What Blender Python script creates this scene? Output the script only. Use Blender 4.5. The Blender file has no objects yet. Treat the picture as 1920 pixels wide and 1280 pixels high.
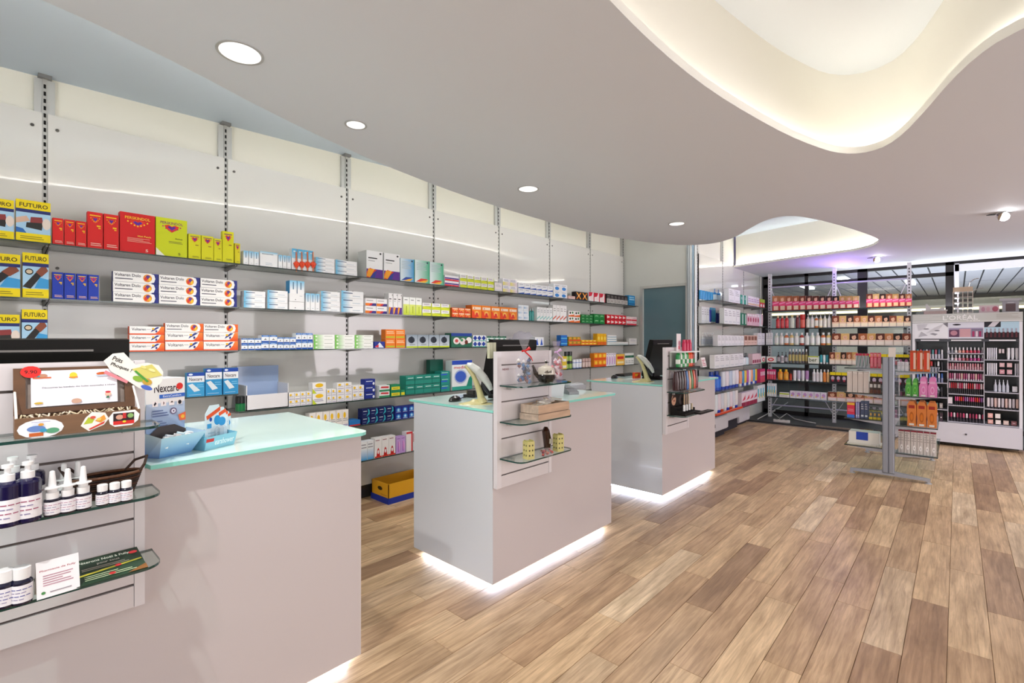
import bpy, math, random
from mathutils import Vector, Matrix
from mathutils.geometry import tessellate_polygon
R = random.Random(7)
PI = math.pi
CAMZ = 1.44
ANG = math.radians(42.54)
# ---------------------------------------------------------------- camera, world, lights, exposure
S = bpy.context.scene
C = S.collection
cam = bpy.data.objects.new('camera', bpy.data.cameras.new('camera'))
C.objects.link(cam); S.camera = cam
cam.data.sensor_width = 36; cam.data.lens = 36 * 910 / 1920
cam.data.shift_y = -2.5 / 1920
cam.location = (0, 0, CAMZ); cam.rotation_euler = (PI / 2, 0, ANG - PI / 2)
cam.data.clip_start = .02
W = bpy.data.worlds.new('world'); S.world = W; W.use_nodes = True
W.node_tree.nodes['Background'].inputs[0].default_value = (.7, .8, 1, 1)
W.node_tree.nodes['Background'].inputs[1].default_value = .02
S.view_settings.view_transform = 'Standard'; S.view_settings.look = 'None'
S.view_settings.gamma = 1; S.view_settings.use_curve_mapping = False
S.view_settings.exposure = 0.56

def area(name, loc, aim, sx, sy, power, col=(1, 1, 1)):
    l = bpy.data.lights.new(name, 'AREA'); l.shape = 'RECTANGLE'; l.size = sx; l.size_y = sy
    l.energy = power; l.color = col
    o = bpy.data.objects.new(name, l); C.objects.link(o); o.location = loc
    o.rotation_euler = (Vector(aim) - Vector(loc)).to_track_quat('-Z', 'Y').to_euler()
    return o
area('fill_light', (-2.4, .6, 1.5), (4, 1.6, 1.9), 2.4, 2.0, 30, (.93, .97, 1))  # unseen soft fill added behind the camera to brighten ceiling and counters
area('fill_light', (2.4, -4.2, 1.5), (3.0, 2, 1.9), 4.0, 2.2, 70, (1, .97, .98))  # unseen fill added off to the right for the counter fronts
area('fill_light', (7.0, -4.2, 1.5), (7.2, 1.5, 1.8), 3.0, 2.0, 80, (1, .92, .97))  # unseen pinkish fill added off right for the pink cast on the floor
LED = 5.6       # strength of the strips in the ceiling coves
SPOT = 30      # each recessed downlight, watt

# ---------------------------------------------------------------- helpers
def lin(c):
    if isinstance(c, str):
        c = [int(c[i:i + 2], 16) / 255 for i in (0, 2, 4)]
    else:
        c = [v / 255 for v in c]
    return tuple(v / 12.92 if v <= .04045 else ((v + .055) / 1.055) ** 2.4 for v in c) + (1,)

MATS = {}
def mat(key):
    if key in MATS: return MATS[key]
    m = bpy.data.materials.new(key); m.use_nodes = True; MATS[key] = m
    n, L = m.node_tree.nodes, m.node_tree.links
    b = n['Principled BSDF']; out = n['Material Output']
    at = n.new('ShaderNodeAttribute'); at.attribute_name = 'Col'
    rough, metal, coat, bump, bscale = dict(
        card=(.5, 0, .0, .02, 300), matte=(.85, 0, 0, .03, 60), gloss=(.12, 0, .3, 0, 1), plastic=(.3, 0, .1, .01, 200),
        metal=(.38, .35, 0, .01, 300), chrome=(.12, 1, 0, 0, 1), panel=(.055, 0, .35, 0, 1), laminate=(.22, 0, .2, .004, 40),
        paint=(.75, 0, 0, .02, 90), wood=(.5, 0, 0, .12, 40), wicker=(.6, 0, 0, .5, 150), topglass=(.13, 0, .4, 0, 1),
        edge=(.15, 0, .5, 0, 1), stone=(.5, 0, 0, .05, 30), slate=(.25, 0, .2, .0, 1), black=(.5, 0, 0, 0, 1)).get(key, (.4, 0, 0, 0, 1))
    if key.startswith('emit'):
        e = n.new('ShaderNodeEmission'); L.new(at.outputs[0], e.inputs[0]); e.inputs[1].default_value = float(key[4:])
        L.new(e.outputs[0], out.inputs[0]); return m
    if key in ('glass', 'shelfglass', 'window', 'clear', 'film'):
        tint, ior, mixd = dict(glass=((.86, .94, .92, 1), 1.45, .03), shelfglass=((.80, .84, .82, 1), 1.45, .32), window=((.84, .88, .88, 1), 1.5, .0),
                               clear=((.93, .94, .95, 1), 1.4, .06), film=((.95, .95, .98, 1), 1.25, .12))[key]
        tr = n.new('ShaderNodeBsdfTransparent'); tr.inputs[0].default_value = tint
        gl = n.new('ShaderNodeBsdfGlossy'); gl.inputs['Roughness'].default_value = .04
        fr = n.new('ShaderNodeFresnel'); fr.inputs[0].default_value = ior
        ge = n.new('ShaderNodeNewGeometry'); sb = n.new('ShaderNodeMath'); sb.operation = 'SUBTRACT'; sb.inputs[0].default_value = 1; L.new(ge.outputs['Backfacing'], sb.inputs[1])
        mu = n.new('ShaderNodeMath'); mu.operation = 'MULTIPLY'; L.new(sb.outputs[0], mu.inputs[0]); L.new(fr.outputs[0], mu.inputs[1])
        mx = n.new('ShaderNodeMixShader'); L.new(mu.outputs[0], mx.inputs[0]); L.new(tr.outputs[0], mx.inputs[1]); L.new(gl.outputs[0], mx.inputs[2])
        df = n.new('ShaderNodeBsdfDiffuse'); L.new(at.outputs[0], df.inputs[0])
        m2 = n.new('ShaderNodeMixShader'); m2.inputs[0].default_value = mixd
        L.new(mx.outputs[0], m2.inputs[1]); L.new(df.outputs[0], m2.inputs[2]); L.new(m2.outputs[0], out.inputs[0])
        return m
    b.inputs['Roughness'].default_value = rough; b.inputs['Metallic'].default_value = metal
    b.inputs['Coat Weight'].default_value = coat
    if key in ('black', 'card'): b.inputs['Specular IOR Level'].default_value = .2 if key == 'black' else .35
    tc = n.new('ShaderNodeTexCoord'); nz = n.new('ShaderNodeTexNoise'); nz.inputs['Scale'].default_value = bscale
    mp = n.new('ShaderNodeMapping'); L.new(tc.outputs['Object'], mp.inputs[0]); L.new(mp.outputs[0], nz.inputs[0])
    mixc = n.new('ShaderNodeMix'); mixc.data_type = 'RGBA'; mixc.blend_type = 'MULTIPLY'
    amt = .0
    if key == 'wood': amt = .55; mp.inputs['Scale'].default_value = (.15, 1, 1)
    elif key == 'wicker': amt = .8
    elif key == 'stone': amt = .3
    mixc.inputs[0].default_value = amt
    L.new(at.outputs[0], mixc.inputs[6]); L.new(nz.outputs[0], mixc.inputs[7]); L.new(mixc.outputs[2], b.inputs[0])
    if bump:
        bp = n.new('ShaderNodeBump'); bp.inputs[0].default_value = bump; bp.inputs[1].default_value = .002
        L.new(nz.outputs[0], bp.inputs['Height']); L.new(bp.outputs[0], b.inputs['Normal'])
    return m

TXT = {}
def text_geo(s):
    if s not in TXT:
        cu = bpy.data.curves.new('t', 'FONT'); cu.body = s; cu.size = 1; cu.resolution_u = 2; cu.offset = .012
        ob = bpy.data.objects.new('t', cu)
        me = bpy.data.meshes.new_from_object(ob)
        vs = [v.co.copy() for v in me.vertices]; fs = [tuple(p.vertices) for p in me.polygons]
        bpy.data.objects.remove(ob); bpy.data.curves.remove(cu); bpy.data.meshes.remove(me)
        if not vs: vs = [Vector((0, 0, 0))]
        x0 = min(v.x for v in vs); x1 = max(v.x for v in vs); y0 = min(v.y for v in vs); y1 = max(v.y for v in vs)
        TXT[s] = ([((v.x - x0) / max(1e-6, x1 - x0), (v.y - y0) / max(1e-6, y1 - y0)) for v in vs], fs)
    return TXT[s]

class MB:
    def __init__(s): s.v = []; s.f = []; s.c = []; s.m = []; s.sm = []; s.keys = []
    def mi(s, k):
        if k not in s.keys: s.keys.append(k)
        return s.keys.index(k)
    def face(s, pts, col, m='card', cols=None, sm=False):
        b = len(s.v); s.v += [tuple(p) for p in pts]; s.f.append(tuple(range(b, b + len(pts))))
        s.c.append([lin(x) for x in cols] if cols else [lin(col)] * len(pts)); s.m.append(s.mi(m)); s.sm.append(sm); return s
    def idx(s, vs, fs, col, m='card', sm=False):
        b = len(s.v); s.v += [tuple(p) for p in vs]; c = lin(col); k = s.mi(m)
        for f in fs:
            s.f.append(tuple(i + b for i in f)); s.c.append([c] * len(f)); s.m.append(k); s.sm.append(sm)
        return s
    def box(s, x0, x1, y0, y1, z0, z1, col, m='card', side=None, top=None, bev=0):
        if bev:
            e = bev; pr = [(x0 + e, y0), (x1 - e, y0), (x1, y0 + e), (x1, y1 - e), (x1 - e, y1), (x0 + e, y1), (x0, y1 - e), (x0, y0 + e)]
            return s.prism(pr, z0, z1, col, m)
        v = [(x, y, z) for z in (z0, z1) for y in (y0, y1) for x in (x0, x1)]
        side = side or col; top = top or side
        for f, c in (((0, 1, 5, 4), col), ((3, 2, 6, 7), side), ((2, 0, 4, 6), side), ((1, 3, 7, 5), side), ((4, 5, 7, 6), top), ((1, 0, 2, 3), side)):
            s.idx([v[i] for i in f], [(0, 1, 2, 3)], c, m)
        return s
    def prism(s, pts, z0, z1, col, m='card', axis='z', side=None, sm=False, sidem=None):
        def P(a, b, c): return (a, b, c) if axis == 'z' else ((a, c, b) if axis == 'y' else (c, a, b))
        n = len(pts)
        ar = sum(pts[i][0] * pts[(i + 1) % n][1] - pts[(i + 1) % n][0] * pts[i][1] for i in range(n))
        if ar < 0: pts = pts[::-1]
        fl = axis == 'y'
        top = [P(a, b, z1) for a, b in pts]; bot = [P(a, b, z0) for a, b in pts]
        if fl: top, bot = bot, top; 
        tri = tessellate_polygon([[Vector((a, b, 0)) for a, b in pts]])
        nf = []
        for t in tri:
            a, b, c = [pts[i] for i in t]
            if (b[0] - a[0]) * (c[1] - a[1]) - (b[1] - a[1]) * (c[0] - a[0]) < 0: t = t[::-1]
            nf.append(tuple(t))
        s.idx(top, nf, col, m); s.idx(bot, [f[::-1] for f in nf], col, m)
        s.idx(bot + top, [(i, (i + 1) % n, n + (i + 1) % n, n + i) for i in range(n)], side or col, sidem or m, sm)
        return s
    def lathe(s, prof, seg=10, cx=0, cy=0, m='plastic', sx=1, sy=1, col='ffffff', z=0, rot0=0, caps=True):
        # prof: (r, z[, colour]); the colour belongs to the band below the point
        rings = []
        for p in prof:
            rings.append([(cx + sx * p[0] * math.cos(rot0 + 2 * PI * i / seg), cy + sy * p[0] * math.sin(rot0 + 2 * PI * i / seg), z + p[1]) for i in range(seg)])
        for k in range(len(prof) - 1):
            c = prof[k + 1][2] if len(prof[k + 1]) > 2 else col
            mm = prof[k + 1][3] if len(prof[k + 1]) > 3 else m
            s.idx(rings[k] + rings[k + 1], [(i, (i + 1) % seg, seg + (i + 1) % seg, seg + i) for i in range(seg)], c, mm, True)
        if not caps: return s
        if prof[0][0] > 1e-5: s.idx(rings[0], [tuple(range(seg))[::-1]], prof[1][2] if len(prof[1]) > 2 else col, m)
        if prof[-1][0] > 1e-5: s.idx(rings[-1], [tuple(range(seg))], prof[-1][2] if len(prof[-1]) > 2 else col, m)
        return s
    def tube(s, path, r, seg=6, col='cccccc', m='metal', sx=1, sy=1, caps=True):
        path = [Vector(p) for p in path]; n = len(path); rr = r if isinstance(r, (list, tuple)) else [r] * n
        rings = []
        up = None
        for i, p in enumerate(path):
            d = (path[min(i + 1, n - 1)] - path[max(i - 1, 0)]).normalized()
            if up is None: up = Vector((0, 0, 1)) if abs(d.z) < .9 else Vector((0, 1, 0))
            a = d.cross(up).normalized(); b = a.cross(d).normalized(); up = b
            rings.append([p + a * (rr[i] * sx * math.cos(2 * PI * k / seg)) + b * (rr[i] * sy * math.sin(2 * PI * k / seg)) for k in range(seg)])
        for k in range(n - 1):
            s.idx(rings[k] + rings[k + 1], [(i, seg + i, seg + (i + 1) % seg, (i + 1) % seg) for i in range(seg)], col, m, True)
        if caps:
            s.idx(rings[0], [tuple(range(seg))], col, m); s.idx(rings[-1], [tuple(range(seg))[::-1]], col, m)
        return s
    def draw(s, ops, O, U, V, m='card', e0=.0004, de=.00025):
        O, U, V = Vector(O), Vector(U), Vector(V); N = U.cross(V).normalized()
        for k, o in enumerate(ops):
            off = N * (e0 + de * k)
            Q = lambda u, v: O + U * u + V * v + off
            t = o[0]
            if t == 'r': _, a, b, c, d, col = o; s.face([Q(a, b), Q(c, b), Q(c, d), Q(a, d)], col, m)
            elif t == 'g': _, a, b, c, d, c0, c1 = o; s.face([Q(a, b), Q(c, b), Q(c, d), Q(a, d)], c0, m, [c0, c1, c1, c0])
            elif t == 'v': _, a, b, c, d, c0, c1 = o; s.face([Q(a, b), Q(c, b), Q(c, d), Q(a, d)], c0, m, [c0, c0, c1, c1])
            elif t == 'e':
                _, a, b, ru, rv, col = o
                s.face([Q(a + ru * math.cos(2 * PI * i / 14), b + rv * math.sin(2 * PI * i / 14)) for i in range(14)], col, m)
            elif t == 'p': s.face([Q(a, b) for a, b in o[1]], o[2], m)
            elif t == 'l':
                _, n, a, b, c, d, col = o
                for i in range(n):
                    y = b + (d - b) * (i + .3) / n; h = (d - b) / n * .4; c2 = c - (c - a) * (.35 if i % 3 == 2 else .08 * (i % 2))
                    s.face([Q(a, y), Q(c2, y), Q(c2, y + h), Q(a, y + h)], col, m)
            elif t == 't':
                _, txt, a, b, c, d, col = o; vs, fs = text_geo(txt)
                s.idx([Q(a + (c - a) * x, b + (d - b) * y) for x, y in vs], fs, col, m)
        return s
    def mesh(s, name):
        me = bpy.data.meshes.new(name); me.from_pydata(s.v, [], s.f)
        for k in s.keys: me.materials.append(mat(k))
        me.polygons.foreach_set('material_index', s.m); me.polygons.foreach_set('use_smooth', s.sm)
        at = me.color_attributes.new('Col', 'FLOAT_COLOR', 'CORNER')
        flat = [x for f in s.c for c in f for x in c]; at.data.foreach_set('color', flat); me.update(); return me
    def build(s, name, parent=None, loc=(0, 0, 0), rz=0, label=None, cat=None, group=None, kind=None):
        o = bpy.data.objects.new(name, s.mesh(name)); C.objects.link(o); return tag(o, parent, loc, rz, label, cat, group, kind)

def tag(o, parent=None, loc=(0, 0, 0), rz=0, label=None, cat=None, group=None, kind=None):
    o.location = loc; o.rotation_euler = (0, 0, rz)
    if parent: o.parent = parent
    if label: o['label'] = label
    if cat: o['category'] = cat
    if group: o['group'] = group
    if kind: o['kind'] = kind
    return o
def empty(name, loc=(0, 0, 0), rz=0, label=None, cat=None, group=None):
    o = bpy.data.objects.new(name, None); C.objects.link(o); o.empty_display_size = .05; return tag(o, None, loc, rz, label, cat, group)
def inst(name, me, loc, rz=0, parent=None, **k):
    o = bpy.data.objects.new(name, me); C.objects.link(o); return tag(o, parent, loc, rz, **k)

def K(px): d = px - 960; return 670.5 + .6761 * d, 615.3 - .7368 * d     # direction of the sight line measured at photo column px
def onY(px, Y): a, b = K(px); return Y * a / b
def onX(px, X): a, b = K(px); return X * b / a
def zY(px, py, Y): return CAMZ + (637.5 - py) * Y / K(px)[1]
def zX(px, py, X): return CAMZ + (637.5 - py) * X / K(px)[0]
def at(px, py, z): a, b = K(px); t = (z - CAMZ) / (637.5 - py); return (t * a, t * b)
ORD = ['', 'second', 'third', 'fourth', 'fifth', 'sixth', 'seventh', 'eighth', 'ninth', 'tenth', 'eleventh', 'twelfth', 'thirteenth', 'fourteenth',
       'fifteenth', 'sixteenth', 'seventeenth', 'eighteenth', 'nineteenth', 'twentieth', 'twenty-first', 'twenty-second']
def oc(i, n):
    if n == 1: return ''
    if i == 0: return ', leftmost'
    if i == n - 1: return ', rightmost'
    return ', %s from left' % ORD[i]
def orow(j, n):
    if n == 1: return ''
    if j == 0: return ', bottom row'
    if j == n - 1: return ', top row'
    return ', middle row' if n == 3 else ', %s row up' % ORD[j]

# ---------------------------------------------------------------- the setting
YW = 4.0; ZL = 2.68; YS = 2.82; XD = 7.05; XG = 10.4
def zup(x): return 3.0 + .04 * min(x, 4.5) + .008 * max(0, x - 4.5)
m = MB(); m.box(-3, XG, -4.6, YW + .1, -.06, -.004, '8a6f52', 'stone'); floor = m.build('floor', kind='structure')
# planks
pm = bpy.data.materials.new('oak_plank'); pm.use_nodes = True
n, L = pm.node_tree.nodes, pm.node_tree.links; b = n['Principled BSDF']
oi = n.new('ShaderNodeObjectInfo'); rp = n.new('ShaderNodeValToRGB'); L.new(oi.outputs['Random'], rp.inputs[0])
els = rp.color_ramp.elements
els[0].position = 0; els[0].color = lin('a58668'); els[1].position = 1; els[1].color = lin('e6d0b0')
for p, c in ((.14, 'b59474'), (.3, 'cbac88'), (.5, 'd8ba94'), (.7, 'dfc29c'), (.86, 'c0a280')):
    e = els.new(p); e.color = lin(c)
tc = n.new('ShaderNodeTexCoord'); ad = n.new('ShaderNodeVectorMath'); ad.operation = 'ADD'
ml = n.new('ShaderNodeVectorMath'); ml.operation = 'SCALE'; ml.inputs[0].default_value = (37, 91, 13); L.new(oi.outputs['Random'], ml.inputs['Scale'])
L.new(tc.outputs['Object'], ad.inputs[0]); L.new(ml.outputs[0], ad.inputs[1])
mp = n.new('ShaderNodeMapping'); mp.inputs['Scale'].default_value = (1.6, 26, 1); L.new(ad.outputs[0], mp.inputs[0])
nz = n.new('ShaderNodeTexNoise'); nz.inputs['Scale'].default_value = 2.2; nz.inputs['Detail'].default_value = 8; nz.inputs['Roughness'].default_value = .65; nz.inputs['Distortion'].default_value = .6; L.new(mp.outputs[0], nz.inputs[0])
r2 = n.new('ShaderNodeValToRGB'); r2.color_ramp.elements[0].position = .3; r2.color_ramp.elements[0].color = (.6, .54, .49, 1); r2.color_ramp.elements[1].position = .62; r2.color_ramp.elements[1].color = (1.06, 1.05, 1.03, 1); L.new(nz.outputs[0], r2.inputs[0])
mp2 = n.new('ShaderNodeMapping'); mp2.inputs['Scale'].default_value = (1.2, 5, 1); L.new(ad.outputs[0], mp2.inputs[0])
nb = n.new('ShaderNodeTexNoise'); nb.inputs['Scale'].default_value = 2.4; nb.inputs['Detail'].default_value = 3; L.new(mp2.outputs[0], nb.inputs[0])
r3 = n.new('ShaderNodeValToRGB'); r3.color_ramp.elements[0].position = .35; r3.color_ramp.elements[0].color = (.74, .7, .66, 1); r3.color_ramp.elements[1].position = .65; r3.color_ramp.elements[1].color = (1.05, 1.04, 1.04, 1); L.new(nb.outputs[0], r3.inputs[0])
m1 = n.new('ShaderNodeMix'); m1.data_type = 'RGBA'; m1.blend_type = 'MULTIPLY'; m1.inputs[0].default_value = 1; L.new(rp.outputs[0], m1.inputs[6]); L.new(r2.outputs[0], m1.inputs[7])
m2 = n.new('ShaderNodeMix'); m2.data_type = 'RGBA'; m2.blend_type = 'MULTIPLY'; m2.inputs[0].default_value = 1; L.new(m1.outputs[2], m2.inputs[6]); L.new(r3.outputs[0], m2.inputs[7])
L.new(m2.outputs[2], b.inputs[0]); b.inputs['Roughness'].default_value = .36
bp = n.new('ShaderNodeBump'); bp.inputs[0].default_value = .12; bp.inputs[1].default_value = .002; L.new(nz.outputs[0], bp.inputs['Height']); L.new(bp.outputs[0], b.inputs['Normal'])
PL, PWD = 1.06, .1525
def plank_mesh(l):
    w = PWD - .0012; e = .0012
    me = bpy.data.meshes.new('plank')
    v = [(0, 0, -.003), (l - .001, 0, -.003), (l - .001, w, -.003), (0, w, -.003), (e, e, 0), (l - e - .001, e, 0), (l - e - .001, w - e, 0), (e, w - e, 0)]
    me.from_pydata(v, [], [(4, 5, 6, 7), (0, 1, 5, 4), (1, 2, 6, 5), (2, 3, 7, 6), (3, 0, 4, 7)]); me.materials.append(pm); me.update(); return me
full = plank_mesh(PL); npl = 0
rows = int((4.0 + .75) / PWD) + 1
for r in range(rows):
    y = 4.0 - (r + 1) * PWD
    off = (r * .37 + R.uniform(-.12, .12)) % 1 * PL
    x = max(.8, y * .4) - .3 - off
    while x < 9.15:
        l = min(PL, 9.15 - x)
        if x + l > .7 and l > .06:
            inst('plank', full if abs(l - PL) < 1e-6 else plank_mesh(l), (x, y, 0), 0, floor); npl += 1
        x += PL
m = MB(); m.box(9.15, XG, -4.6, YS, -.004, .03, '2b2a2c', 'stone'); m.build('trim_1', kind='structure')
m = MB(); m.box(9.1, 9.15, -4.6, YS, -.002, .008, 'a9988a', 'metal'); m.build('trim_2', kind='structure')

# left wall: body, slotted uprights in the gaps and glossy back panels hung on it
wl = MB(); wl.box(-3, XD, YW + .03, YW + .14, 0, 3.35, 'edebdf', 'paint'); wl.box(-3, XD, YW + .0, YW + .03, 0, .115, '3a3634', 'laminate')
wall_left = wl.build('wall_left', kind='structure')
UPX = [.248 + .9675 * i for i in range(-1, 8)]
for i in range(len(UPX) - 1):
    x0, x1 = UPX[i] + .012, UPX[i + 1] - .012
    m = MB(); m.box(x0, x1, YW - .012, YW, .118, 2.785, 'dcdbd6', 'panel'); m.build('panel', wall_left)
    m = MB()
    for sx in (x0 + .042, x1 - .042):
        for zz in (2.70, 1.872): m.prism([(sx + .009 * math.cos(a * PI / 5), zz + .009 * math.sin(a * PI / 5)) for a in range(10)], YW - .016, YW - .012, '55524e', 'metal', 'y')
    m.build('screw', wall_left)
for i, x in enumerate(UPX):
    m = MB(); zt = zup(x) - .02
    m.box(x - .045, x + .045, YW + .004, YW + .03, 2.74, zt, 'c9cac8', 'metal'); m.box(x - .011, x + .011, YW - .004, YW + .03, .1, zt, 'b9b9b6', 'metal')
    z = .14
    while z < zt - .03:
        m.box(x - .0055, x + .0055, YW - .0047, YW - .003, z, z + .024, '0c0c0c', 'matte'); z += .043
    m.box(x - .03, x + .03, YW - .03, YW + .03, zt, zt + .02, '8a8a8a', 'metal')
    m.build('shelf_upright', label='slotted steel upright on the long medicine wall' + oc(i, len(UPX)), cat='upright', group='slotted uprights of the medicine wall')
# door wall, corner post, second shelving wall
m = MB(); yd0, yd1, zd = 3.66, 2.965, 2.25
m.box(XD, XD + .12, YS, yd1, 0, 3.4, 'd9dad4', 'paint'); m.box(XD, XD + .12, yd0, YW + .14, 0, 3.4, 'd9dad4', 'paint'); m.box(XD, XD + .12, yd1, yd0, zd, 3.4, 'd9dad4', 'paint')
m.build('wall_back', kind='structure')
m = MB(); m.box(XD + .03, XD + .07, yd1, yd0, 0, zd, '5c7c86', 'slate'); d1 = m.build('door_1', kind='structure')
m = MB()
for a, c, z0, z1 in ((yd0 - .001, yd0 + .04, 0, zd + .04), (yd1 - .04, yd1 + .001, 0, zd + .04), (yd1, yd0, zd, zd + .04)): m.box(XD - .02, XD - .001, a, c, z0, z1, 'c4c4bf', 'metal')
m.build('door_frame', d1)
m = MB()
for k, (c, r_) in enumerate((('dfe3e6', .018), ('a9c4dc', .012), ('eef1f3', .016), ('c4ccd2', .012))): m.lathe([(r_, 0), (r_, 3.3)], 14, XD - .03, YS - .005 + .032 * k, m='metal', col=c)
m.box(XD - .028, XD - .002, YS + .0, YS + .125, 0, 3.3, 'b4bcc2', 'metal')
m.build('corner_post', rz=.0, label='tall aluminium corner post between slate door and hygiene shelving', cat='post')
m = MB(); m.box(XD, XG, YS + .02, YS + .12, 0, 3.4, 'eeece2', 'paint'); wall_s = m.build('wall_side', kind='structure')
SX = [7.10, 8.15, 9.2, 10.15]
for i in range(3):
    m = MB(); m.box(SX[i] + .012, SX[i + 1] - .012, YS, YS + .02, .5, 2.72, 'e6e5de', 'panel'); m.build('panel', wall_s)
for i, x in enumerate(SX):
    m = MB(); m.box(x - .04, x + .04, YS + .002, YS + .02, 2.66, 3.25, 'c9cac8', 'metal'); m.box(x - .011, x + .011, YS - .004, YS + .02, .3, 3.2, 'b9b9b6', 'metal')
    for zz in range(60): m.box(x - .005, x + .005, YS - .0047, YS - .003, .4 + zz * .043, .424 + zz * .043, '151515', 'matte')
    m.build('shelf_upright', label='slotted steel upright on the hygiene shelving wall' + oc(i, 4), cat='upright', group='slotted uprights of the hygiene wall')
m = MB(); m.box(-3.1, -3, -4.6, 4.1, 0, 3.4, 'e8e4dc', 'paint'); m.build('wall_near', kind='structure')
m = MB(); m.box(-3, XG, -4.7, -4.6, 0, 3.4, 'e0d6d0', 'paint'); m.build('wall_right', kind='structure')

# ceilings
edge = [(-3.0, 2.0), (-1.6, 2.18), (-.4, 2.38), (.15, 2.46), (.34, 2.5), (.63, 2.59), (1.03, 2.75), (1.63, 2.93), (2.12, 3.03), (2.76, 3.12), (3.3, 3.15), (3.95, 3.16), (4.71, 3.14), (5.32, 3.01), (5.85, 2.84), (6.23, 2.62), (6.36, 2.3), (6.13, 1.97),
        (5.73, 1.68), (5.47, 1.47), (5.40, 1.31), (5.48, 1.19), (5.74, 1.08), (6.19, .95), (6.76, .82), (7.2, .74), (7.48, .71), (7.72, .74), (7.97, .84), (8.17, 1.02), (8.25, 1.26), (8.36, 1.86), (8.62, 2.69), (8.66, 2.82)]
def smooth(pts, k=2, closed=False):
    for _ in range(k):
        q = []; n_ = len(pts)
        rng = range(n_) if closed else range(n_ - 1)
        if not closed: q.append(pts[0])
        for i in rng:
            a, b_ = pts[i], pts[(i + 1) % n_]
            q.append((.75 * a[0] + .25 * b_[0], .75 * a[1] + .25 * b_[1])); q.append((.25 * a[0] + .75 * b_[0], .25 * a[1] + .75 * b_[1]))
        if not closed: q.append(pts[-1])
        pts = q
    return pts
edge = smooth(edge, 1)
hole = [(1.0, .92), (1.55, .935), (1.79, .94), (2.13, .93), (2.47, .9), (2.86, .84), (3.28, .76), (3.59, .675), (3.80, .60), (3.91, .52), (3.95, .43), (3.90, .33), (3.72, .23), (3.45, .13), (3.12, .02), (2.94, -.06), (2.83, -.14), (2.74, -.3), (2.66, -.6), (2.4, -1.0), (1.8, -1.35),
        (1.0, -1.45), (.2, -1.2), (-.35, -.7), (-.5, -.1), (-.25, .5), (.35, .82)]
hole = smooth(hole, 1, True)
SPOTS = [(.75, 2.28, .085, 'nearest the camera', 0), (1.45, 2.55, .055, 'second from the camera', 0), (3.02, 2.59, .08, 'above the middle counter', 0), (4.99, 2.2, .08, 'above the furthest counter', 0), (-.36, 1.22, .085, 'above the nearest counter', 0)]
circ = lambda x, y, r, k=24: [(x + r * math.cos(2 * PI * i / k), y + r * math.sin(2 * PI * i / k)) for i in range(k)]
outer = edge + [(XG, YS), (XG, -4.6), (-3, -4.6)]
def ring_faces(mb, loops, z, up, col, mt):
    flat = [p for l in loops for p in l]
    tr = tessellate_polygon([[Vector((a, b_, 0)) for a, b_ in l] for l in loops]); fs = []
    for t in tr:
        a, b_, c = [flat[i] for i in t]; cr = (b_[0] - a[0]) * (c[1] - a[1]) - (b_[1] - a[1]) * (c[0] - a[0])
        if (cr > 0) != up: t = t[::-1]
        fs.append(tuple(t))
    mb.idx([(a, b_, z) for a, b_ in flat], fs, col, mt)
def wallstrip(mb, pts, z0, z1, col, mt, closed=False, zf=None, sm=True):
    n_ = len(pts); v = [(a, b_, z0) for a, b_ in pts] + [(a, b_, zf(a) if zf else z1) for a, b_ in pts]
    mb.idx(v, [(i, (i + 1) % n_, n_ + (i + 1) % n_, n_ + i) for i in range(n_ if closed else n_ - 1)], col, mt, sm)
def offset(pts, d, closed):
    n_ = len(pts); q = []
    for i, p in enumerate(pts):
        a = pts[(i - 1) % n_] if closed or i else p; b_ = pts[(i + 1) % n_] if closed or i < n_ - 1 else p
        t = Vector((b_[0] - a[0], b_[1] - a[1])).normalized(); q.append((p[0] + t.y * d, p[1] - t.x * d))
    return q
m = MB(); ring_faces(m, [outer, hole] + [circ(x, y, r) for x, y, r, _, _ in SPOTS], ZL, False, 'e8ebf2', 'paint')
wallstrip(m, edge, ZL, ZL + .035, 'e6e4e0', 'paint'); wallstrip(m, hole, ZL, ZL + .045, 'f0eee8', 'paint', True)
ein = offset(edge, .07, False); hin = offset(hole, -.07, True)
ein[0] = (-3, ein[0][1])
v = [(a, b_, ZL + .035) for a, b_ in edge + ein]; k = len(edge); m.idx(v, [(i, i + 1, k + i + 1, k + i) for i in range(k - 1)], 'efeeea', 'paint', True)
v = [(a, b_, ZL + .045) for a, b_ in hole + hin]; k = len(hole); m.idx(v, [(i, (i + 1) % k, k + (i + 1) % k, k + i) for i in range(k)], 'efeeea', 'paint', True)
wallstrip(m, ein, ZL + .035, 0, 'efece2', 'paint', False, zup); wallstrip(m, hin, ZL + .045, 0, 'efece2', 'paint', True, lambda x: 3.24)
ceiling = m.build('ceiling', kind='structure')
m = MB(); ring_faces(m, [hin], 3.24, False, 'dfe4e8', 'paint'); m.build('ceiling', kind='structure')
m = MB(); xs = [-3 + .5 * i for i in range(28)]; pts = []
for x in xs[:-1]:
    x1 = min(x + .5, XG + .1); m.face([(x, 1.0 if x < 5 else .3, zup(x)), (x, 4.14, zup(x)), (x1, 4.14, zup(x1)), (x1, 1.0 if x < 5 else .3, zup(x1))], 'd6e4f3', 'paint', sm=True)
m.build('ceiling', kind='structure')
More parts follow.
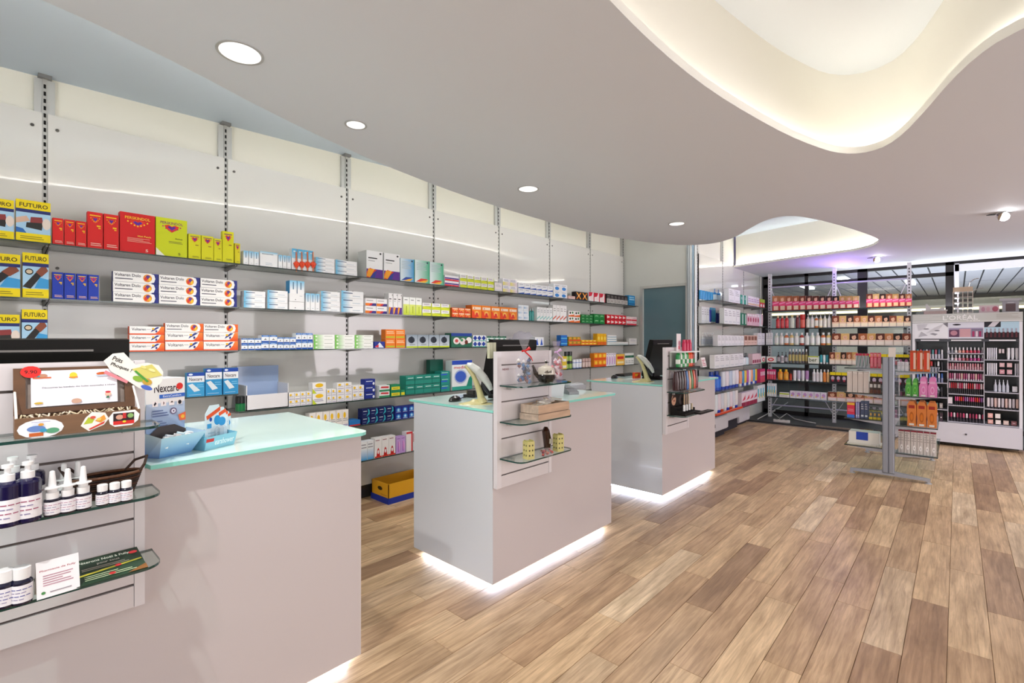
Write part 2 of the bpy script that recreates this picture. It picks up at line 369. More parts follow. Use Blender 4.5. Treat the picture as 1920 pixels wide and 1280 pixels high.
# led strips lying on the ledges
def strip(pts, z, w, key, closed, label, col='fff9f0'):
    m = MB(); q = offset(pts, w, closed); k = len(pts); v = [(a, b_, z) for a, b_ in pts + q] + [(a, b_, z + .008) for a, b_ in pts + q]
    rg = range(k if closed else k - 1)
    m.idx(v, [(2 * k + i, 2 * k + (i + 1) % k, 3 * k + (i + 1) % k, 3 * k + i) for i in rg] + [(i, (i + 1) % k, 2 * k + (i + 1) % k, 2 * k + i) for i in rg], col, key)
    return m.build('led_strip', label=label, cat='light strip')
e2 = offset(edge, .022, False)[1:-1]
strip(e2, ZL + .037, .014, 'emit%g' % (LED * 4), False, 'warm light strip along the wavy ceiling edge beside the wall')
h2 = offset(hole, -.05, True); strip(h2, ZL + .047, -.014, 'emit%g' % (LED * 2.1), True, 'warm light strip inside the big curved ceiling opening', 'fff8ee')
def downlight(x, y, r, where, i):
    o = empty('downlight', (x, y, ZL), 0, 'round recessed white downlight ' + where, 'downlight', 'recessed downlights in the low ceiling')
    m = MB(); m.lathe([(r + .008, -.004), (r + .008, .0), (r - .002, .0), (r - .004, -.004), (r + .008, -.004)], 28, col='c8c8c8', m='metal', caps=False); m.build('trim_ring', o)
    m = MB(); m.lathe([(r - .003, -.002), (r * .93, .02), (r * .62, .075), (r * .55, .08)], 28, col='f4f4f4', m='laminate', caps=False); m.build('reflector', o)
    m = MB(); m.lathe([(r * .52, .07), (r * .52, .071)], 20, col='fffaf2', m='emit7'); m.build('lamp', o)
    l = bpy.data.lights.new('spot', 'SPOT'); l.energy = SPOT * (1 if i < 4 else 2.6); l.spot_size = 2.3; l.spot_blend = .5; l.shadow_soft_size = .02; l.color = (1, .98, .95)
    lo = bpy.data.objects.new('spot_beam', l); C.objects.link(lo); lo.parent = o; lo.location = (0, 0, -.012)
for i, (x, y, r, w_, _) in enumerate(SPOTS): downlight(x, y, r, w_, i)
for x, y, w_ in ((6.7, -.33, 'near the right edge'), (9.0, .88, 'in front of the window rack')):
    o = empty('gimbal_spot', (x, y, ZL), 0, 'small swivelling ceiling spotlight ' + w_, 'spotlight')
    m = MB(); m.lathe([(.075, 0), (.075, -.006), (.06, -.008)], 20, col='d8d8da', m='metal'); m.build('ceiling_plate', o)
    m = MB(); m.tube([(.0, .0, -.01), (-.02, .01, -.03), (-.05, .0, -.05)], [.03, .042, .045], 14, 'd8d8d8', 'chrome'); m.build('lamp_head', o)
    m = MB(); m.tube([(-.045, 0, -.048), (-.054, 0, -.053)], .041, 14, 'ffffff', 'emit30'); m.build('lamp', o)
    m = MB(); m.prism([(-.0, .12), (-.02, .05), (.03, .06)], -.012, -.006, '4a4a4a', 'metal'); m.build('hinge_bracket', o)
    l = bpy.data.lights.new('spot', 'SPOT'); l.energy = 60 if x < 8 else 28; l.spot_size = 2.0; l.spot_blend = .6; l.shadow_soft_size = .03
    lo = bpy.data.objects.new('spot_beam', l); C.objects.link(lo); lo.parent = o; lo.location = (.02, 0, -.07)

# far glass front with frames and the passage outside
m = MB()
for y0, y1, z0, z1 in ((2.72, 2.82, .03, ZL), (2.04, 2.1, .03, ZL), (1.15, 1.29, .03, ZL), (.04, .14, .03, ZL), (-2.3, -2.2, .03, ZL), (-4.6, 2.8, ZL - .05, ZL), (-4.6, 2.8, .03, .1), (.04, 2.8, 2.46, 2.52)):
    m.box(XG - .04, XG + .04, y0, y1, z0, z1, '2e2b2c', 'metal')
for y0, y1, z0, z1 in ((-.02, .03, .03, 2.64), (-2.2, .03, 2.52, 2.63)): m.box(XG - .07, XG - .03, y0, y1, z0, z1, 'e4e4ea', 'laminate')
win = m.build('window_1', kind='structure')
for k, (y0, y1) in enumerate(((2.1, 2.72), (1.29, 2.04), (.14, 1.15), (-2.2, -.02), (-4.6, -2.3))):
    m = MB(); m.box(XG - .005, XG + .005, y0, y1, .1, 2.46 if k < 3 else 2.53, '9aa', 'window') if False else m.box(XG - .005, XG + .005, y0, y1, .1, 2.63, '99a0a0', 'window'); m.build('pane', win)
m = MB(); m.box(XG, 19, -6, 7, -.06, -.01, '45484c', 'stone'); m.build('passage_floor', kind='structure')
m = MB(); m.box(XG, 19, -6, 7, 2.76, 2.8, '141418', 'matte')
pc = m.build('passage_ceiling', kind='structure')
me = MB().box(0, 4.1, 0, .225, 0, .02, '9a98a4', 'metal').mesh('slat')
for i in range(50):
    for x in (XG + .15, XG + 4.3): inst('slat', me, (x, -5.6 + i * .25, 2.735), 0, pc)
m = MB(); m.box(18.9, 19, -6, 7, 0, 3.1, '6b675f', 'paint'); m.build('passage_wall', kind='structure')
m = MB(); m.box(18.6, 18.9, -6, 7, 2.28, 2.62, 'cfc6b0', 'paint'); m.box(18.58, 18.6, -6, 7, 2.3, 2.36, 'fff0cc', 'emit3'); m.build('reflection_fascia', label='cream fascia with glow line imitating warm reflections in the glass front', cat='fascia')  # glow line added to imitate the warm band reflected in the glass
for i, (y, z0, z1, w_, c, e) in enumerate(((-3.6, .4, 2.1, 1.9, 'f4e9cf', .8), (-1.2, .5, 2.2, 1.6, 'b4bcc0', .35), (1.2, .3, 2.1, 1.7, 'd8d2c4', .4), (3.4, .5, 2.2, 1.6, 'a8b0b4', .35))):
    m = MB(); m.box(18.8, 18.85, y, y + w_, z0, z1, c, 'emit%g' % e); m.box(18.78, 18.9, y - .06, y, z0 - .06, z1 + .06, '333030', 'metal'); m.box(18.78, 18.9, y + w_, y + w_ + .06, z0 - .06, z1 + .06, '333030', 'metal')
    m.build('shop_window', label='lit shop window across the passage beyond the glass' + oc(3 - i, 4), cat='window', group='lit windows across the passage')
for i, (x, y) in enumerate(((12.0, 1.7), (13.5, .7), (13, 2.6), (14.5, -1.6), (12.5, -2.6))):
    m = MB(); m.box(x, x + .9, y, y + .14, 2.70, 2.73, 'ffffff', 'emit6'); m.build('ceiling_light', label='long white lamp on the passage ceiling beyond the glass, ' + ('above the left rack bay', 'over the right rack bay', 'beside the left pillar', 'behind the make-up stand', 'nearest on the right')[i], cat='lamp', group='lamps on the passage ceiling')

# ---------------------------------------------------------------- shelving
TIERS = {1: 1.975, 2: 1.668, 3: 1.365}
TN = {1: 'top tier', 2: 'second tier', 3: 'third tier', 4: 'fourth tier', 5: 'fifth tier', 6: 'lowest tier'}
YF = 3.72
def tierz(t, i):
    if t < 4: return TIERS[t]
    if t == 4: return 1.06 if i < 2 or i > 5 else (.93)
    return {5: .715, 6: .408}[t]
gs = MB(); 
def glass_shelf(w, d, rc=0):
    g = MB()
    if rc:
        p = [(0, 0), (w, 0)] + [(w - rc + rc * math.cos(a), -d + rc - rc * math.sin(a)) for a in [k * PI / 10 for k in range(6)]] + [(rc - rc * math.sin(a), -d + rc - rc * math.cos(a)) for a in [k * PI / 10 for k in range(6)]]
    else: p = [(.002, 0), (w - .002, 0), (w - .002, -d), (.002, -d)]
    g.prism(p, -.008, 0, '8f928c', 'glass' if rc else 'shelfglass', side='0d3f38' if rc else '12302d', sidem='edge'); return g.mesh('glass_pane')
bayw = .9675
gme = glass_shelf(bayw, .262)
brk = MB(); brk.prism([(0, -.0085), (0, -.032), (-.03, -.026), (-.22, -.014), (-.22, -.0085)], -.004, .004, '8e8b88', 'metal', 'x'); brkm = brk.mesh('bracket')
for t in range(1, 7):
    for i in range(8):
        z = tierz(t, i) + .004
        if i == 0 and t > 3: continue
        if t == 6 and i > 4 or t == 5 and i > 5: pass
        o = empty('glass_shelf', (UPX[i], YW - .016, z), 0, 'glass shelf pane on the medicine wall, %s, bay%s' % (TN[t], oc(i, 8).replace(',', '')), 'shelf', 'glass shelves of the medicine wall')
        inst('glass_pane', gme, (0, 0, 0), 0, o); inst('bracket', brkm, (.006, 0, 0), 0, o); inst('bracket', brkm, (bayw - .006, 0, 0), 0, o)
ST = {1: 2.02, 2: 1.685, 3: 1.355, 4: 1.03, 5: .69, 6: .355}
SF = YS - .27
for t, z in ST.items():
    for i in range(3):
        w = SX[i + 1] - SX[i] if i < 2 else .42
        o = empty('glass_shelf', (SX[i], YS - .008, z), 0, 'glass shelf pane on the hygiene wall, %s, bay%s' % (TN[t], oc(i, 3).replace(',', '')), 'shelf', 'glass shelves of the hygiene wall')
        inst('glass_pane', glass_shelf(w, .262), (0, 0, 0), 0, o); inst('bracket', brkm, (.006, 0, 0), 0, o); inst('bracket', brkm, (w - .006, 0, 0), 0, o)
# low cabinets under the hygiene shelves
for i, (x0, x1, y0, z0) in enumerate(((7.12, 7.72, 2.6, .1), (7.76, 8.5, 2.66, .17), (8.54, 9.1, 2.7, .05))):
    o = empty('low_cabinet', (x0, YS, 0), 0, 'white low cabinet under the hygiene shelves' + oc(i, 3), 'cabinet', 'low cabinets under the hygiene shelves')
    m = MB(); m.box(0, x1 - x0, y0 - YS, -.005, z0, .31, 'd2cfd6', 'laminate'); m.build('body', o)
    m = MB(); m.box(.01, x1 - x0 - .01, y0 - YS - .015, y0 - YS - .001, z0 + .015, .3, 'dcd9df', 'laminate'); dr = m.build('door', o)
    m = MB(); m.box(.03, .045, y0 - YS - .022, y0 - YS - .015, .17, .22, '4a4850', 'metal'); m.build('knob', dr)
    m = MB(); m.box(.02, x1 - x0 - .02, y0 - YS + .04, -.01, 0, z0, '2c2a33', 'matte'); m.build('plinth', o)

# ---------------------------------------------------------------- product printing
def O(*a): return list(a)
def d_elastic(arm):
    o = [('r', 0, .2, 1, .7, 'a9cfe8'), ('r', 0, .7, 1, .78, '27306e'), ('t', 'FUTURO', .1, .83, .92, .93, '3b2a1a')]
    if arm: o += [('e', .25, .58, .16, .07, '1c1c1c'), ('e', .25, .58, .12, .045, 'd8c4a8'), ('p', [(.0, .24), (.3, .2), (.75, .52), (.55, .6)], '2b2726'), ('p', [(.5, .58), (.72, .48), (.98, .62), (.9, .7), (.7, .7)], '8a4a34'), ('p', [(.45, .22), (1, .22), (1, .42), (.65, .46)], '3f9bd4')]
    else: o += [('p', [(0, .55), (.3, .62), (.4, .5), (0, .42)], 'd9b39c'), ('p', [(.42, .6), (.75, .62), (.78, .48), (.4, .46)], '8e3b3a'), ('p', [(.3, .46), (.78, .48), (.74, .3), (.28, .34)], '30302e'), ('e', .88, .46, .13, .14, 'e8d8cc'), ('p', [(0, .2), (.3, .2), (.2, .3), (0, .33)], '2b68b0')]
    return o + [('r', 0, 0, 1, .2, 'f0d60c'), ('l', 2, .12, .05, .8, .14, '8a7a14')]
def d_heart(txt, tc_, hc='5b2a9a'):
    o = []
    if txt: o += [('t', txt, .14, .84, .86, .91, tc_)]
    else: o += [('r', .15, .89, .85, .92, tc_)]
    top = .8 if txt else .85
    o += [('p', [(.26, top), (.4, top + .03), (.5, top - .01), (.6, top + .03), (.74, top), (.66, top - .09), (.5, top - .17), (.34, top - .09)], 'e2331e'), ('p', [(.36, top - .03), (.43, top), (.5, top - .03), (.57, top), (.64, top - .03), (.5, top - .12)], hc)]
    for k in range(7): o.append(('e', .22 + .093 * k, top - .02 - .1 * math.sin(PI * k / 6), .025, .02, 'f2b51c' if tc_ != '7a2460' else 'c0306a'))
    return o
H_BIG = d_heart('PERSKINDOL', 'f3c21d') + [('t', 'Hot Patch', .5, .41, .88, .45, 'f5d94a'), ('l', 4, .2, .26, .9, .38, 'f0a090'), ('t', '5', .72, .04, .8, .11, 'f5d0c0')]
H_SM = d_heart('', 'f3c21d') + [('r', .6, .6, .85, .64, 'f3c21d'), ('r', .7, .55, .85, .58, 'f3c21d'), ('l', 2, .2, .06, .9, .16, 'f0c0b0')]
HY_BIG = d_heart('PERSKINDOL', '7a2460') + [('t', 'Active', .6, .46, .84, .5, '4a4a20'), ('l', 2, .4, .34, .85, .41, '8a8a30'), ('p', [(0, 0), (.28, 0), (0, .2)], 'eeeedd'), ('t', '5', .7, .05, .78, .11, '6a6a10')]
HY_SM = d_heart('', '7a2460') + [('r', .55, .55, .8, .58, '8a5a20'), ('l', 2, .3, .06, .85, .13, '8a8a20')]
def d_gel(c1='232a7c', dolo=True, acc='e8531f'):
    if dolo: return [('r', .84, 0, 1, 1, c1), ('p', [(.8, 1), (.9, .9), (.93, .5), (.9, .1), (.8, 0), (.7, 0), (.7, 1)], 'f4f1ee'), ('t', 'Voltaren Dolo', .03, .55, .6, .85, '3a3542'), ('l', 1, .04, .2, .42, .42, '54505e'),
                     ('e', .75, .5, .1, .4, 'e8902a'), ('e', .76, .62, .05, .2, '5a3a8a'), ('e', .71, .42, .035, .2, 'd8342a'), ('e', .8, .4, .03, .2, 'f4c430')]
    return [('r', 0, 0, 1, .14, acc), ('v', .72, .14, 1, 1, acc, 'f08a3c'), ('p', [(.02, .16), (.74, .16), (.84, .5), (.9, 1), (.02, 1)], 'f4f1ee'), ('t', 'Voltaren', .06, .5, .46, .82, '3a3542'), ('l', 1, .48, .6, .6, .7, '8a8690'),
            ('p', [(.6, .3), (.74, .6), (.86, .9), (.78, .95), (.64, .6)], '2c3a86'), ('e', .67, .72, .04, .12, 'f0b41e'), ('e', .76, .42, .03, .14, '2c3a86')]
G_BLUE = [('g', 0, 0, .42, 1, '58b4dc', 'f3f3f3'), ('l', 1, .08, .55, .5, .85, '4a5a78'), ('l', 1, .5, .2, .85, .4, 'b8c4d0')]
V_BLUE = [('v', 0, .45, 1, 1, 'f3f3f3', '7cc4e6'), ('r', .42, .5, .58, .92, '5f7f98'), ('l', 1, .3, .1, .7, .16, 'b0b8c0')]
G_GREEN = [('g', 0, 0, .5, 1, '63c018', 'f5f6f0'), ('l', 1, .5, .4, .9, .75, 'b0b4a8'), ('e', .12, .5, .05, .2, 'f2f4ea')]
PURP = [('r', 0, 0, 1, .33, '5b2a8c'), ('p', [(0, 0), (.3, 0), (.62, .3), (.2, .36), (0, .2)], 'd8382a'), ('p', [(0, .05), (.22, .02), (.5, .33), (.1, .33)], 'f0a022'), ('p', [(.2, 0), (.5, 0), (.62, .3), (.42, .2)], '2a3a8c'), ('l', 1, .1, .68, .65, .78, '2a2a2a'), ('l', 1, .1, .6, .5, .65, '9a9a9a'), ('e', .85, .92, .06, .035, '1a1a1a')]
def fade(c, acc='d8382a'): return [('g', 0, 0, 1, 1, 'e4eef0', c), ('l', 5, .1, .55, .8, .9, 'b4c4c8'), ('p', [(.05, .04), (.6, .08), (.9, .2), (.4, .2)], acc), ('p', [(.2, .03), (.7, .03), (.95, .16), (.6, .12)], 'f0b030'), ('e', .85, .92, .06, .04, '2a3a4a')]
LIME = [('r', 0, 0, .9, .45, 'd4dc30'), ('p', [(.1, .5), (.9, .32), (.9, .5)], 'a8b82a'), ('l', 2, .12, .65, .8, .9, '9a7a9a'), ('r', .9, 0, 1, 1, 'b8c42c')]
ORNG = [('p', [(0, 0), (.5, 0), (.2, .5), (0, .6)], 'e8481e'), ('r', .08, .66, .92, .86, 'f8e0c8'), ('t', 'A', .2, .68, .34, .84, 'c03a1a'), ('e', .5, .35, .22, .2, 'f8c060'), ('p', [(.3, .1), (.7, .1), (.6, .42), (.4, .42)], 'd8342a')]
SILV = [('r', 0, 0, 1, .12, 'c8d82a'), ('v', 0, .12, 1, 1, 'c8d0d8', '8a97a4'), ('e', .45, .6, .3, .25, '2b3440'), ('p', [(.3, .75), (.5, .9), (.6, .7), (.75, .5), (.5, .35), (.35, .5)], '1c2430'), ('l', 2, .3, .2, .8, .3, '5a6470')]
TRIB = [('r', 0, 0, 1, .22, '2455a8'), ('p', [(.1, .3), (.5, .75), (.9, .3)], 'f2f2f2'), ('p', [(.3, .35), (.5, .6), (.7, .35)], '7a7f8a'), ('r', 0, .78, 1, 1, '3f79c4'), ('l', 1, .2, .82, .8, .94, 'dce6f4')]
CREAM = [('e', .35, .7, .22, .17, 'f0c020'), ('l', 2, .1, .35, .9, .55, '9a9a9a'), ('r', .1, .08, .9, .18, 'b0aac8')]
NAVY = [('l', 1, .12, .55, .75, .8, 'e8ecf4'), ('e', .85, .3, .1, .22, 'e8ecf4'), ('r', 0, 0, 1, .07, '101a50')]
TEAL = [('r', 0, .5, 1, .62, '0c6a5c'), ('l', 1, .2, .68, .85, .85, 'd8f0ea'), ('r', 0, 0, 1, .08, '0a6054')]
STAR = [('e', .5, .5, .34, .34, '2f8ad8'), ('e', .5, .5, .16, .2, 'b8e0f8'), ('l', 1, .15, .1, .85, .25, 'dfe8f4')]
SWIRL = [('p', [(.55, 0), (.95, .3), (.9, .8), (.7, 1), (.8, .5)], '36b8c8'), ('l', 1, .12, .6, .6, .78, 'e8f0f4'), ('l', 1, .12, .25, .5, .36, 'a0b0d0')]
REDW = [('p', [(.2, 0), (.35, .4), (.5, .5), (.65, .4), (.8, 0)], 'c81e1e'), ('e', .5, .28, .12, .1, 'f0f0f0'), ('l', 1, .1, .84, .7, .92, '8a3a4a'), ('r', 0, 0, 1, .07, 'd83020')]
LILAC = [('e', .55, .45, .25, .3, 'e8a8dc'), ('p', [(.3, .1), (.6, .1), (.5, .7), (.35, .8)], 'b070c8'), ('l', 1, .15, .86, .8, .94, '7a4a9a')]
XBOX = [('p', [(.05, .1), (.25, .1), (.95, .9), (.75, .9)], 'f08a1e'), ('p', [(.75, .1), (.95, .1), (.25, .9), (.05, .9)], 'f0a02a'), ('e', .5, .5, .1, .1, 'f8d8a0')]
WRED = [('p', [(0, 1), (.7, 1), (.5, .6), (0, .5)], 'd01e3a'), ('e', .5, .35, .3, .2, 'f2dcdc'), ('r', .85, 0, 1, 1, 'c8203a')]
BLKS = [('r', 0, .0, 1, .5, 'bdb9b4'), ('l', 2, .15, .55, .85, .85, '8a8480'), ('l', 2, .15, .1, .8, .4, '6f6a68')]
DIA = [('p', [(.0, .5), (.5, .95), (1, .5), (.5, .05)], '1e3a9a'), ('r', 0, .0, 1, .12, '4ab6a8')]
WOG = [('p', [(0, 0), (1, 0), (1, .4), (0, .2)], 'e8702a'), ('e', .3, .65, .14, .18, '1c1c1c'), ('e', .7, .7, .14, .18, '1e7a3a')]
GRN = [('p', [(.05, .3), (.5, .8), (.95, .3), (.5, .5)], '54b064'), ('l', 1, .2, .55, .8, .72, 'c8e8c8')]
RDW = [('p', [(.1, .2), (.9, .5), (.1, .8)], 'f2e6e2'), ('r', 0, 0, 1, .1, 'a01424')]
PACKS = [('l', 3, .15, .5, .85, .9, 'b8b6bc'), ('r', .15, .1, .85, .2, 'd8dce0')]
def d_face(hair, skin='e8b898', band='e0507a', low='f2e2cc'):
    if band in ('e0507a', 'e8507e'): return [('r', 0, .6, 1, 1, hair), ('e', .5, .76, .24, .16, skin), ('p', [(.2, .97), (.5, 1), (.62, .88), (.3, .84)], hair), ('r', 0, .32, 1, .62, 'e8487e'), ('p', [(0, .5), (1, .6), (1, .52), (0, .42)], 'f4a0be'), ('r', 0, 0, 1, .32, 'b8342e'), ('r', .2, .04, .9, .32, low)]
    return [('r', 0, .42, 1, 1, hair), ('e', .5, .68, .26, .2, skin), ('p', [(.2, .95), (.5, 1), (.62, .84), (.3, .78)], hair), ('r', 0, .34, 1, .46, band), ('r', .1, .06, .9, .34, low), ('e', .42, .69, .05, .02, '5a3a2a'), ('e', .6, .69, .05, .02, '5a3a2a'), ('e', .51, .6, .06, .018, 'b04a4a')]
NEX = [('r', 0, .86, 1, 1, '1c47a4'), ('e', .2, .93, .12, .04, 'dfe8f6'), ('r', 0, .6, 1, .86, 'eceff2'), ('t', 'Nexcare', .12, .66, .86, .8, '4a3440'), ('p', [(.05, .5), (.4, .2), (.75, .25), (.3, .55)], 'dfe9ee'), ('l', 2, .55, .36, .95, .52, '7ac4e8'), ('l', 1, .1, .06, .8, .1, 'bcdcf0')]

def carton(w, h, d, base, ops, side=None, top=None):
    m = MB(); m.box(-w / 2, w / 2, 0, d, 0, h, base, 'card', side, top)
    m.draw(ops, (-w / 2, 0, 0), (w, 0, 0), (0, 0, h)); return m.mesh('carton')
FR = {'W': (3.735, 'y'), 'S': (SF + .015, 'y'), 'B': (YS - .062, 'y'), 'R': (9.575, 'x'), 'M': (8.925, 'x'), 'G': (6.46, 'x')}
def frame(F, px, s0=None):
    v, ax = FR[F]; return v, ax
def spos(F, px): v, ax = FR[F]; return onY(px, v) if ax == 'y' else -onX(px, v)
def sz(F, px, py): v, ax = FR[F]; return zY(px, py, v) if ax == 'y' else zX(px, py, v)
def place(F, s, z, dy=0):
    v, ax = FR[F]; return ((s, v + dy, z), 0) if ax == 'y' else ((v + dy, -s, z), -PI / 2)
ALLL = set()
def run(F, z, p0, p1, cols, rows, py, base, ops, desc, d=.07, name='carton', cat='box', side=None, top=None, dy=0, gap=.004, jit=.5, group=None):
    s0, s1 = spos(F, p0), spos(F, p1); w = (s1 - s0) / cols
    if isinstance(z, tuple): z = sz(F, p0, z[1])
    H = sz(F, p0, py) - z; h = H / rows
    me = carton(w - gap, h - .0012, d, base, ops, side, top)
    g = group or (desc if cols * rows > 1 else None)
    if name == 'carton':
        for kw, nm_ in (('gel', 'gel_carton'), ('bandage', 'bandage_box'), ('plaster', 'plaster_carton'), ('toothpaste', 'toothpaste_carton'), ('tea ', 'tea_carton'), ('hygiene', 'hygiene_carton'), ('flat', 'flat_carton'), ('upright', 'upright_carton'), ('tall', 'tall_carton'), ('small', 'small_carton'), ('box', 'product_box')):
            if kw in desc: name = nm_; break
    for c in range(cols):
        for r in range(rows):
            loc, rz = place(F, s0 + w * (c + .5) + R.uniform(-.2, .2) * gap, z + r * h + .0003, dy + R.uniform(0, .008) * jit)
            inst(name, me, loc, rz + R.uniform(-.008, .008) * jit, label=desc + oc(c, cols) + orow(r, rows), cat=cat, group=g)
def zt(t, left=True): return {1: 1.979, 2: 1.672, 3: 1.369, 4: .934, 5: .719, 6: .412, 7: 1.064}[t]
Wr = lambda t, *a, **k: run('W', zt(t), *a, **k)
# top shelf of the medicine wall
Wr(1, -40, 27, 1, 1, 366, 'f0d60c', d_elastic(0), 'large yellow bandage box cut by the left frame edge', d=.09, side='e8ce10')
Wr(1, 29, 96, 1, 1, 371, 'f0d60c', d_elastic(0), 'large yellow bandage box beside small red cartons, top shelf', d=.09, side='e8ce10')
Wr(1, 98, 163, 3, 1, 407, 'd81e1c', H_SM, 'small red heat carton on top shelf', d=.04)
Wr(1, 163, 223, 2, 1, 395, 'd81e1c', H_SM, 'taller slim red heat carton on top shelf', d=.05)
Wr(1, 224, 291, 1, 1, 395, 'd4181a', H_BIG, 'large red heat patch box on top shelf', d=.06)
Wr(1, 292, 352, 1, 1, 405, 'cfd712', HY_BIG, 'large lime yellow patch box on top shelf', d=.06)
Wr(1, 353, 401, 2, 1, 437, 'dcd80f', HY_SM, 'small yellow heart carton on top shelf', d=.04)
Wr(1, 401, 417, 1, 1, 446, 'dcd80f', HY_SM, 'shortest small yellow heart carton on top shelf', d=.04)
Wr(1, 417, 439, 1, 1, 432, 'dcd80f', HY_SM, 'tall slim yellow heart carton on top shelf', d=.04)
Wr(1, 440, 451, 1, 1, 455, 'dcd010', HY_SM, 'narrow yellow carton at the end of the yellow group', d=.04)
Wr(1, 456, 486, 3, 1, 469, 'f3f3f3', V_BLUE, 'slim pale blue carton on top shelf', d=.05)
Wr(1, 487, 521, 1, 1, 470, 'f2f2f2', [('v', 0, .8, 1, 1, 'f2f2f2', '8fcbe4'), ('l', 1, .1, .8, .75, .88, '3a4a5a'), ('l', 2, .3, .1, .7, .3, 'c4ccd4')], 'wide white carton with pale blue lid edge, top shelf')
Wr(1, 522, 546, 3, 1, 477, 'f3f3f3', V_BLUE, 'short pale blue carton on top shelf', d=.05)
Wr(1, 547, 588, 4, 1, 465, 'e9edf0', [('v', 0, .55, 1, 1, '9cd0e8', '4aaedc'), ('l', 1, .3, .8, .7, .95, 'd8e8f0')], 'tall blue carton with orange tassel, top shelf', d=.05)
Wr(1, 592, 628, 1, 4, 481, 'f3f3f3', G_BLUE, 'flat white and blue carton in four-high stack, top shelf')
Wr(1, 629, 670, 1, 3, 486, 'f3f3f3', G_BLUE, 'flat white and blue carton in three-high stack, top shelf')
Wr(1, 687, 718, 1, 1, 468, 'f0f0f0', PURP, 'tall white purple-footed carton with grey side, top shelf', d=.14, side='c9c9c6')
Wr(1, 720, 750, 1, 1, 473, 'f0f0f0', PURP, 'tall white purple-footed carton next to blue one, top shelf', d=.12)
Wr(1, 751, 777, 1, 1, 483, 'a8d8ea', fade('3f9cd0', '2a4aa0'), 'pale blue upright carton on top shelf', d=.1)
Wr(1, 778, 832, 2, 1, 486, 'a8dcc4', fade('45b488'), 'mint green upright carton on top shelf', d=.1)
Wr(1, 834, 861, 2, 2, 515, 'f0eef0', [('r', 0, .35, 1, .6, '4a2a8a'), ('r', 0, 0, 1, .3, 'd8283a')], 'white purple and red small carton, top shelf', d=.07)
Wr(1, 863, 927, 5, 2, 514, 'f1f2ee', LIME, 'lime and white small carton, top shelf', d=.07)
Wr(1, 928, 942, 1, 1, 529, 'f2eaea', PACKS, 'small pale pink carton beside lime cartons, top shelf', d=.07)
Wr(1, 943, 970, 2, 2, 521, 'f1eff2', [('g', 0, 0, 1, .5, 'e8e070', 'e8d8ec'), ('l', 2, .1, .55, .8, .9, '9aa0b8')], 'white lilac and lime small carton, top shelf')
Wr(1, 972, 1037, 6, 2, 529, 'f2f3f5', [('p', [(0, 0), (1, 0), (1, .3), (0, .1)], '2a5ab8'), ('l', 1, .2, .6, .8, .8, '8a94a8')], 'white carton with blue foot, top shelf', d=.08)
Wr(1, 1038, 1064, 2, 2, 531, 'f2f3f5', [('e', .5, .35, .3, .25, '3a8ad8'), ('l', 1, .2, .7, .8, .85, '8a94a8')], 'white carton with round blue print, top shelf', d=.08)
Wr(1, 1066, 1079, 1, 1, 554, 'f2c8bc', PACKS, 'low salmon carton left of black X boxes, top shelf')
Wr(1, 1080, 1102, 2, 1, 546, '1c1714', XBOX, 'black box with orange X print, top shelf')
Wr(1, 1104, 1135, 3, 1, 547, 'f2ecec', WRED, 'white and crimson upright carton, top shelf')
Wr(1, 1138, 1177, 6, 1, 550, '2b2426', BLKS, 'black and grey hair care carton, top shelf')
Wr(1, 1179, 1191, 1, 1, 553, '2a8cc4', [('l', 2, .1, .5, .9, .9, 'bfe0f0'), ('r', 0, .1, 1, .2, '1a5a94')], 'bright blue box at the far right end, top shelf')
# second shelf
Wr(2, -35, 39, 1, 1, 471, 'f0d60c', d_elastic(1), 'yellow wrist bandage box at left frame edge, second shelf', d=.09, side='e8ce10')
Wr(2, 41, 92, 1, 1, 472, 'f0d60c', d_elastic(1), 'yellow wrist bandage box beside blue cartons, second shelf', d=.09, side='e8ce10')
Wr(2, 97, 186, 4, 1, 509, '1d3aa8', H_SM, 'small royal blue cooling carton on second shelf', d=.04)
Wr(2, 211, 445, 3, 3, 507, 'f4f1ee', d_gel(), 'long white and navy pain gel carton, second shelf', d=.05, side='2a2f7a', top='e8e6e6')
Wr(2, 457, 498, 1, 3, 544, 'f3f3f3', G_BLUE, 'white and blue flat carton, left stack, second shelf')
Wr(2, 501, 540, 1, 3, 543, 'f3f3f3', G_BLUE, 'white and blue flat carton, middle stack, second shelf')
Wr(2, 542, 571, 1, 2, 549, 'f0efee', [('e', .4, .25, .04, .05, '4a4a4a')], 'plain white carton under upright blue pair, second shelf')
run('W', zt(2) + .09, 543, 571, 2, 1, 525, 'f3f3f3', V_BLUE, 'upright blue-topped carton standing on white cartons, second shelf', side='3f97cc')
Wr(2, 573, 600, 3, 1, 549, 'f3f3f3', V_BLUE, 'small blue-topped carton on second shelf')
Wr(2, 602, 638, 1, 4, 545, 'f3f3f3', G_BLUE, 'white and blue flat carton in four-high stack, second shelf')
Wr(2, 640, 682, 1, 3, 544, 'f3f3f3', G_BLUE, 'thicker white and blue carton in right stack, second shelf')
Wr(2, 685, 726, 2, 2, 558, 'f1eeee', [('r', 0, 0, 1, .35, '3a2a80'), ('p', [(0, 0), (.3, 0), (.5, .35), (0, .35)], 'e87a1e'), ('p', [(.3, 0), (.5, 0), (.7, .35), (.5, .35)], 'd0203a'), ('l', 1, .1, .6, .7, .8, '8a868a')], 'white and violet flame carton, second shelf')
Wr(2, 729, 754, 3, 1, 549, 'f1eeee', PURP, 'slim tall white and violet carton, second shelf')
Wr(2, 756, 791, 3, 1, 556, 'f2f3ee', [('v', 0, 0, 1, .6, 'c8d830', 'dfe87a'), ('l', 1, .2, .8, .7, .9, '7a7a7a'), ('r', .45, .1, .6, .5, 'a8b82a')], 'upright lime green and white carton, second shelf')
Wr(2, 792, 844, 3, 2, 567, 'f1f2ee', LIME, 'flat lime green and white carton, second shelf')
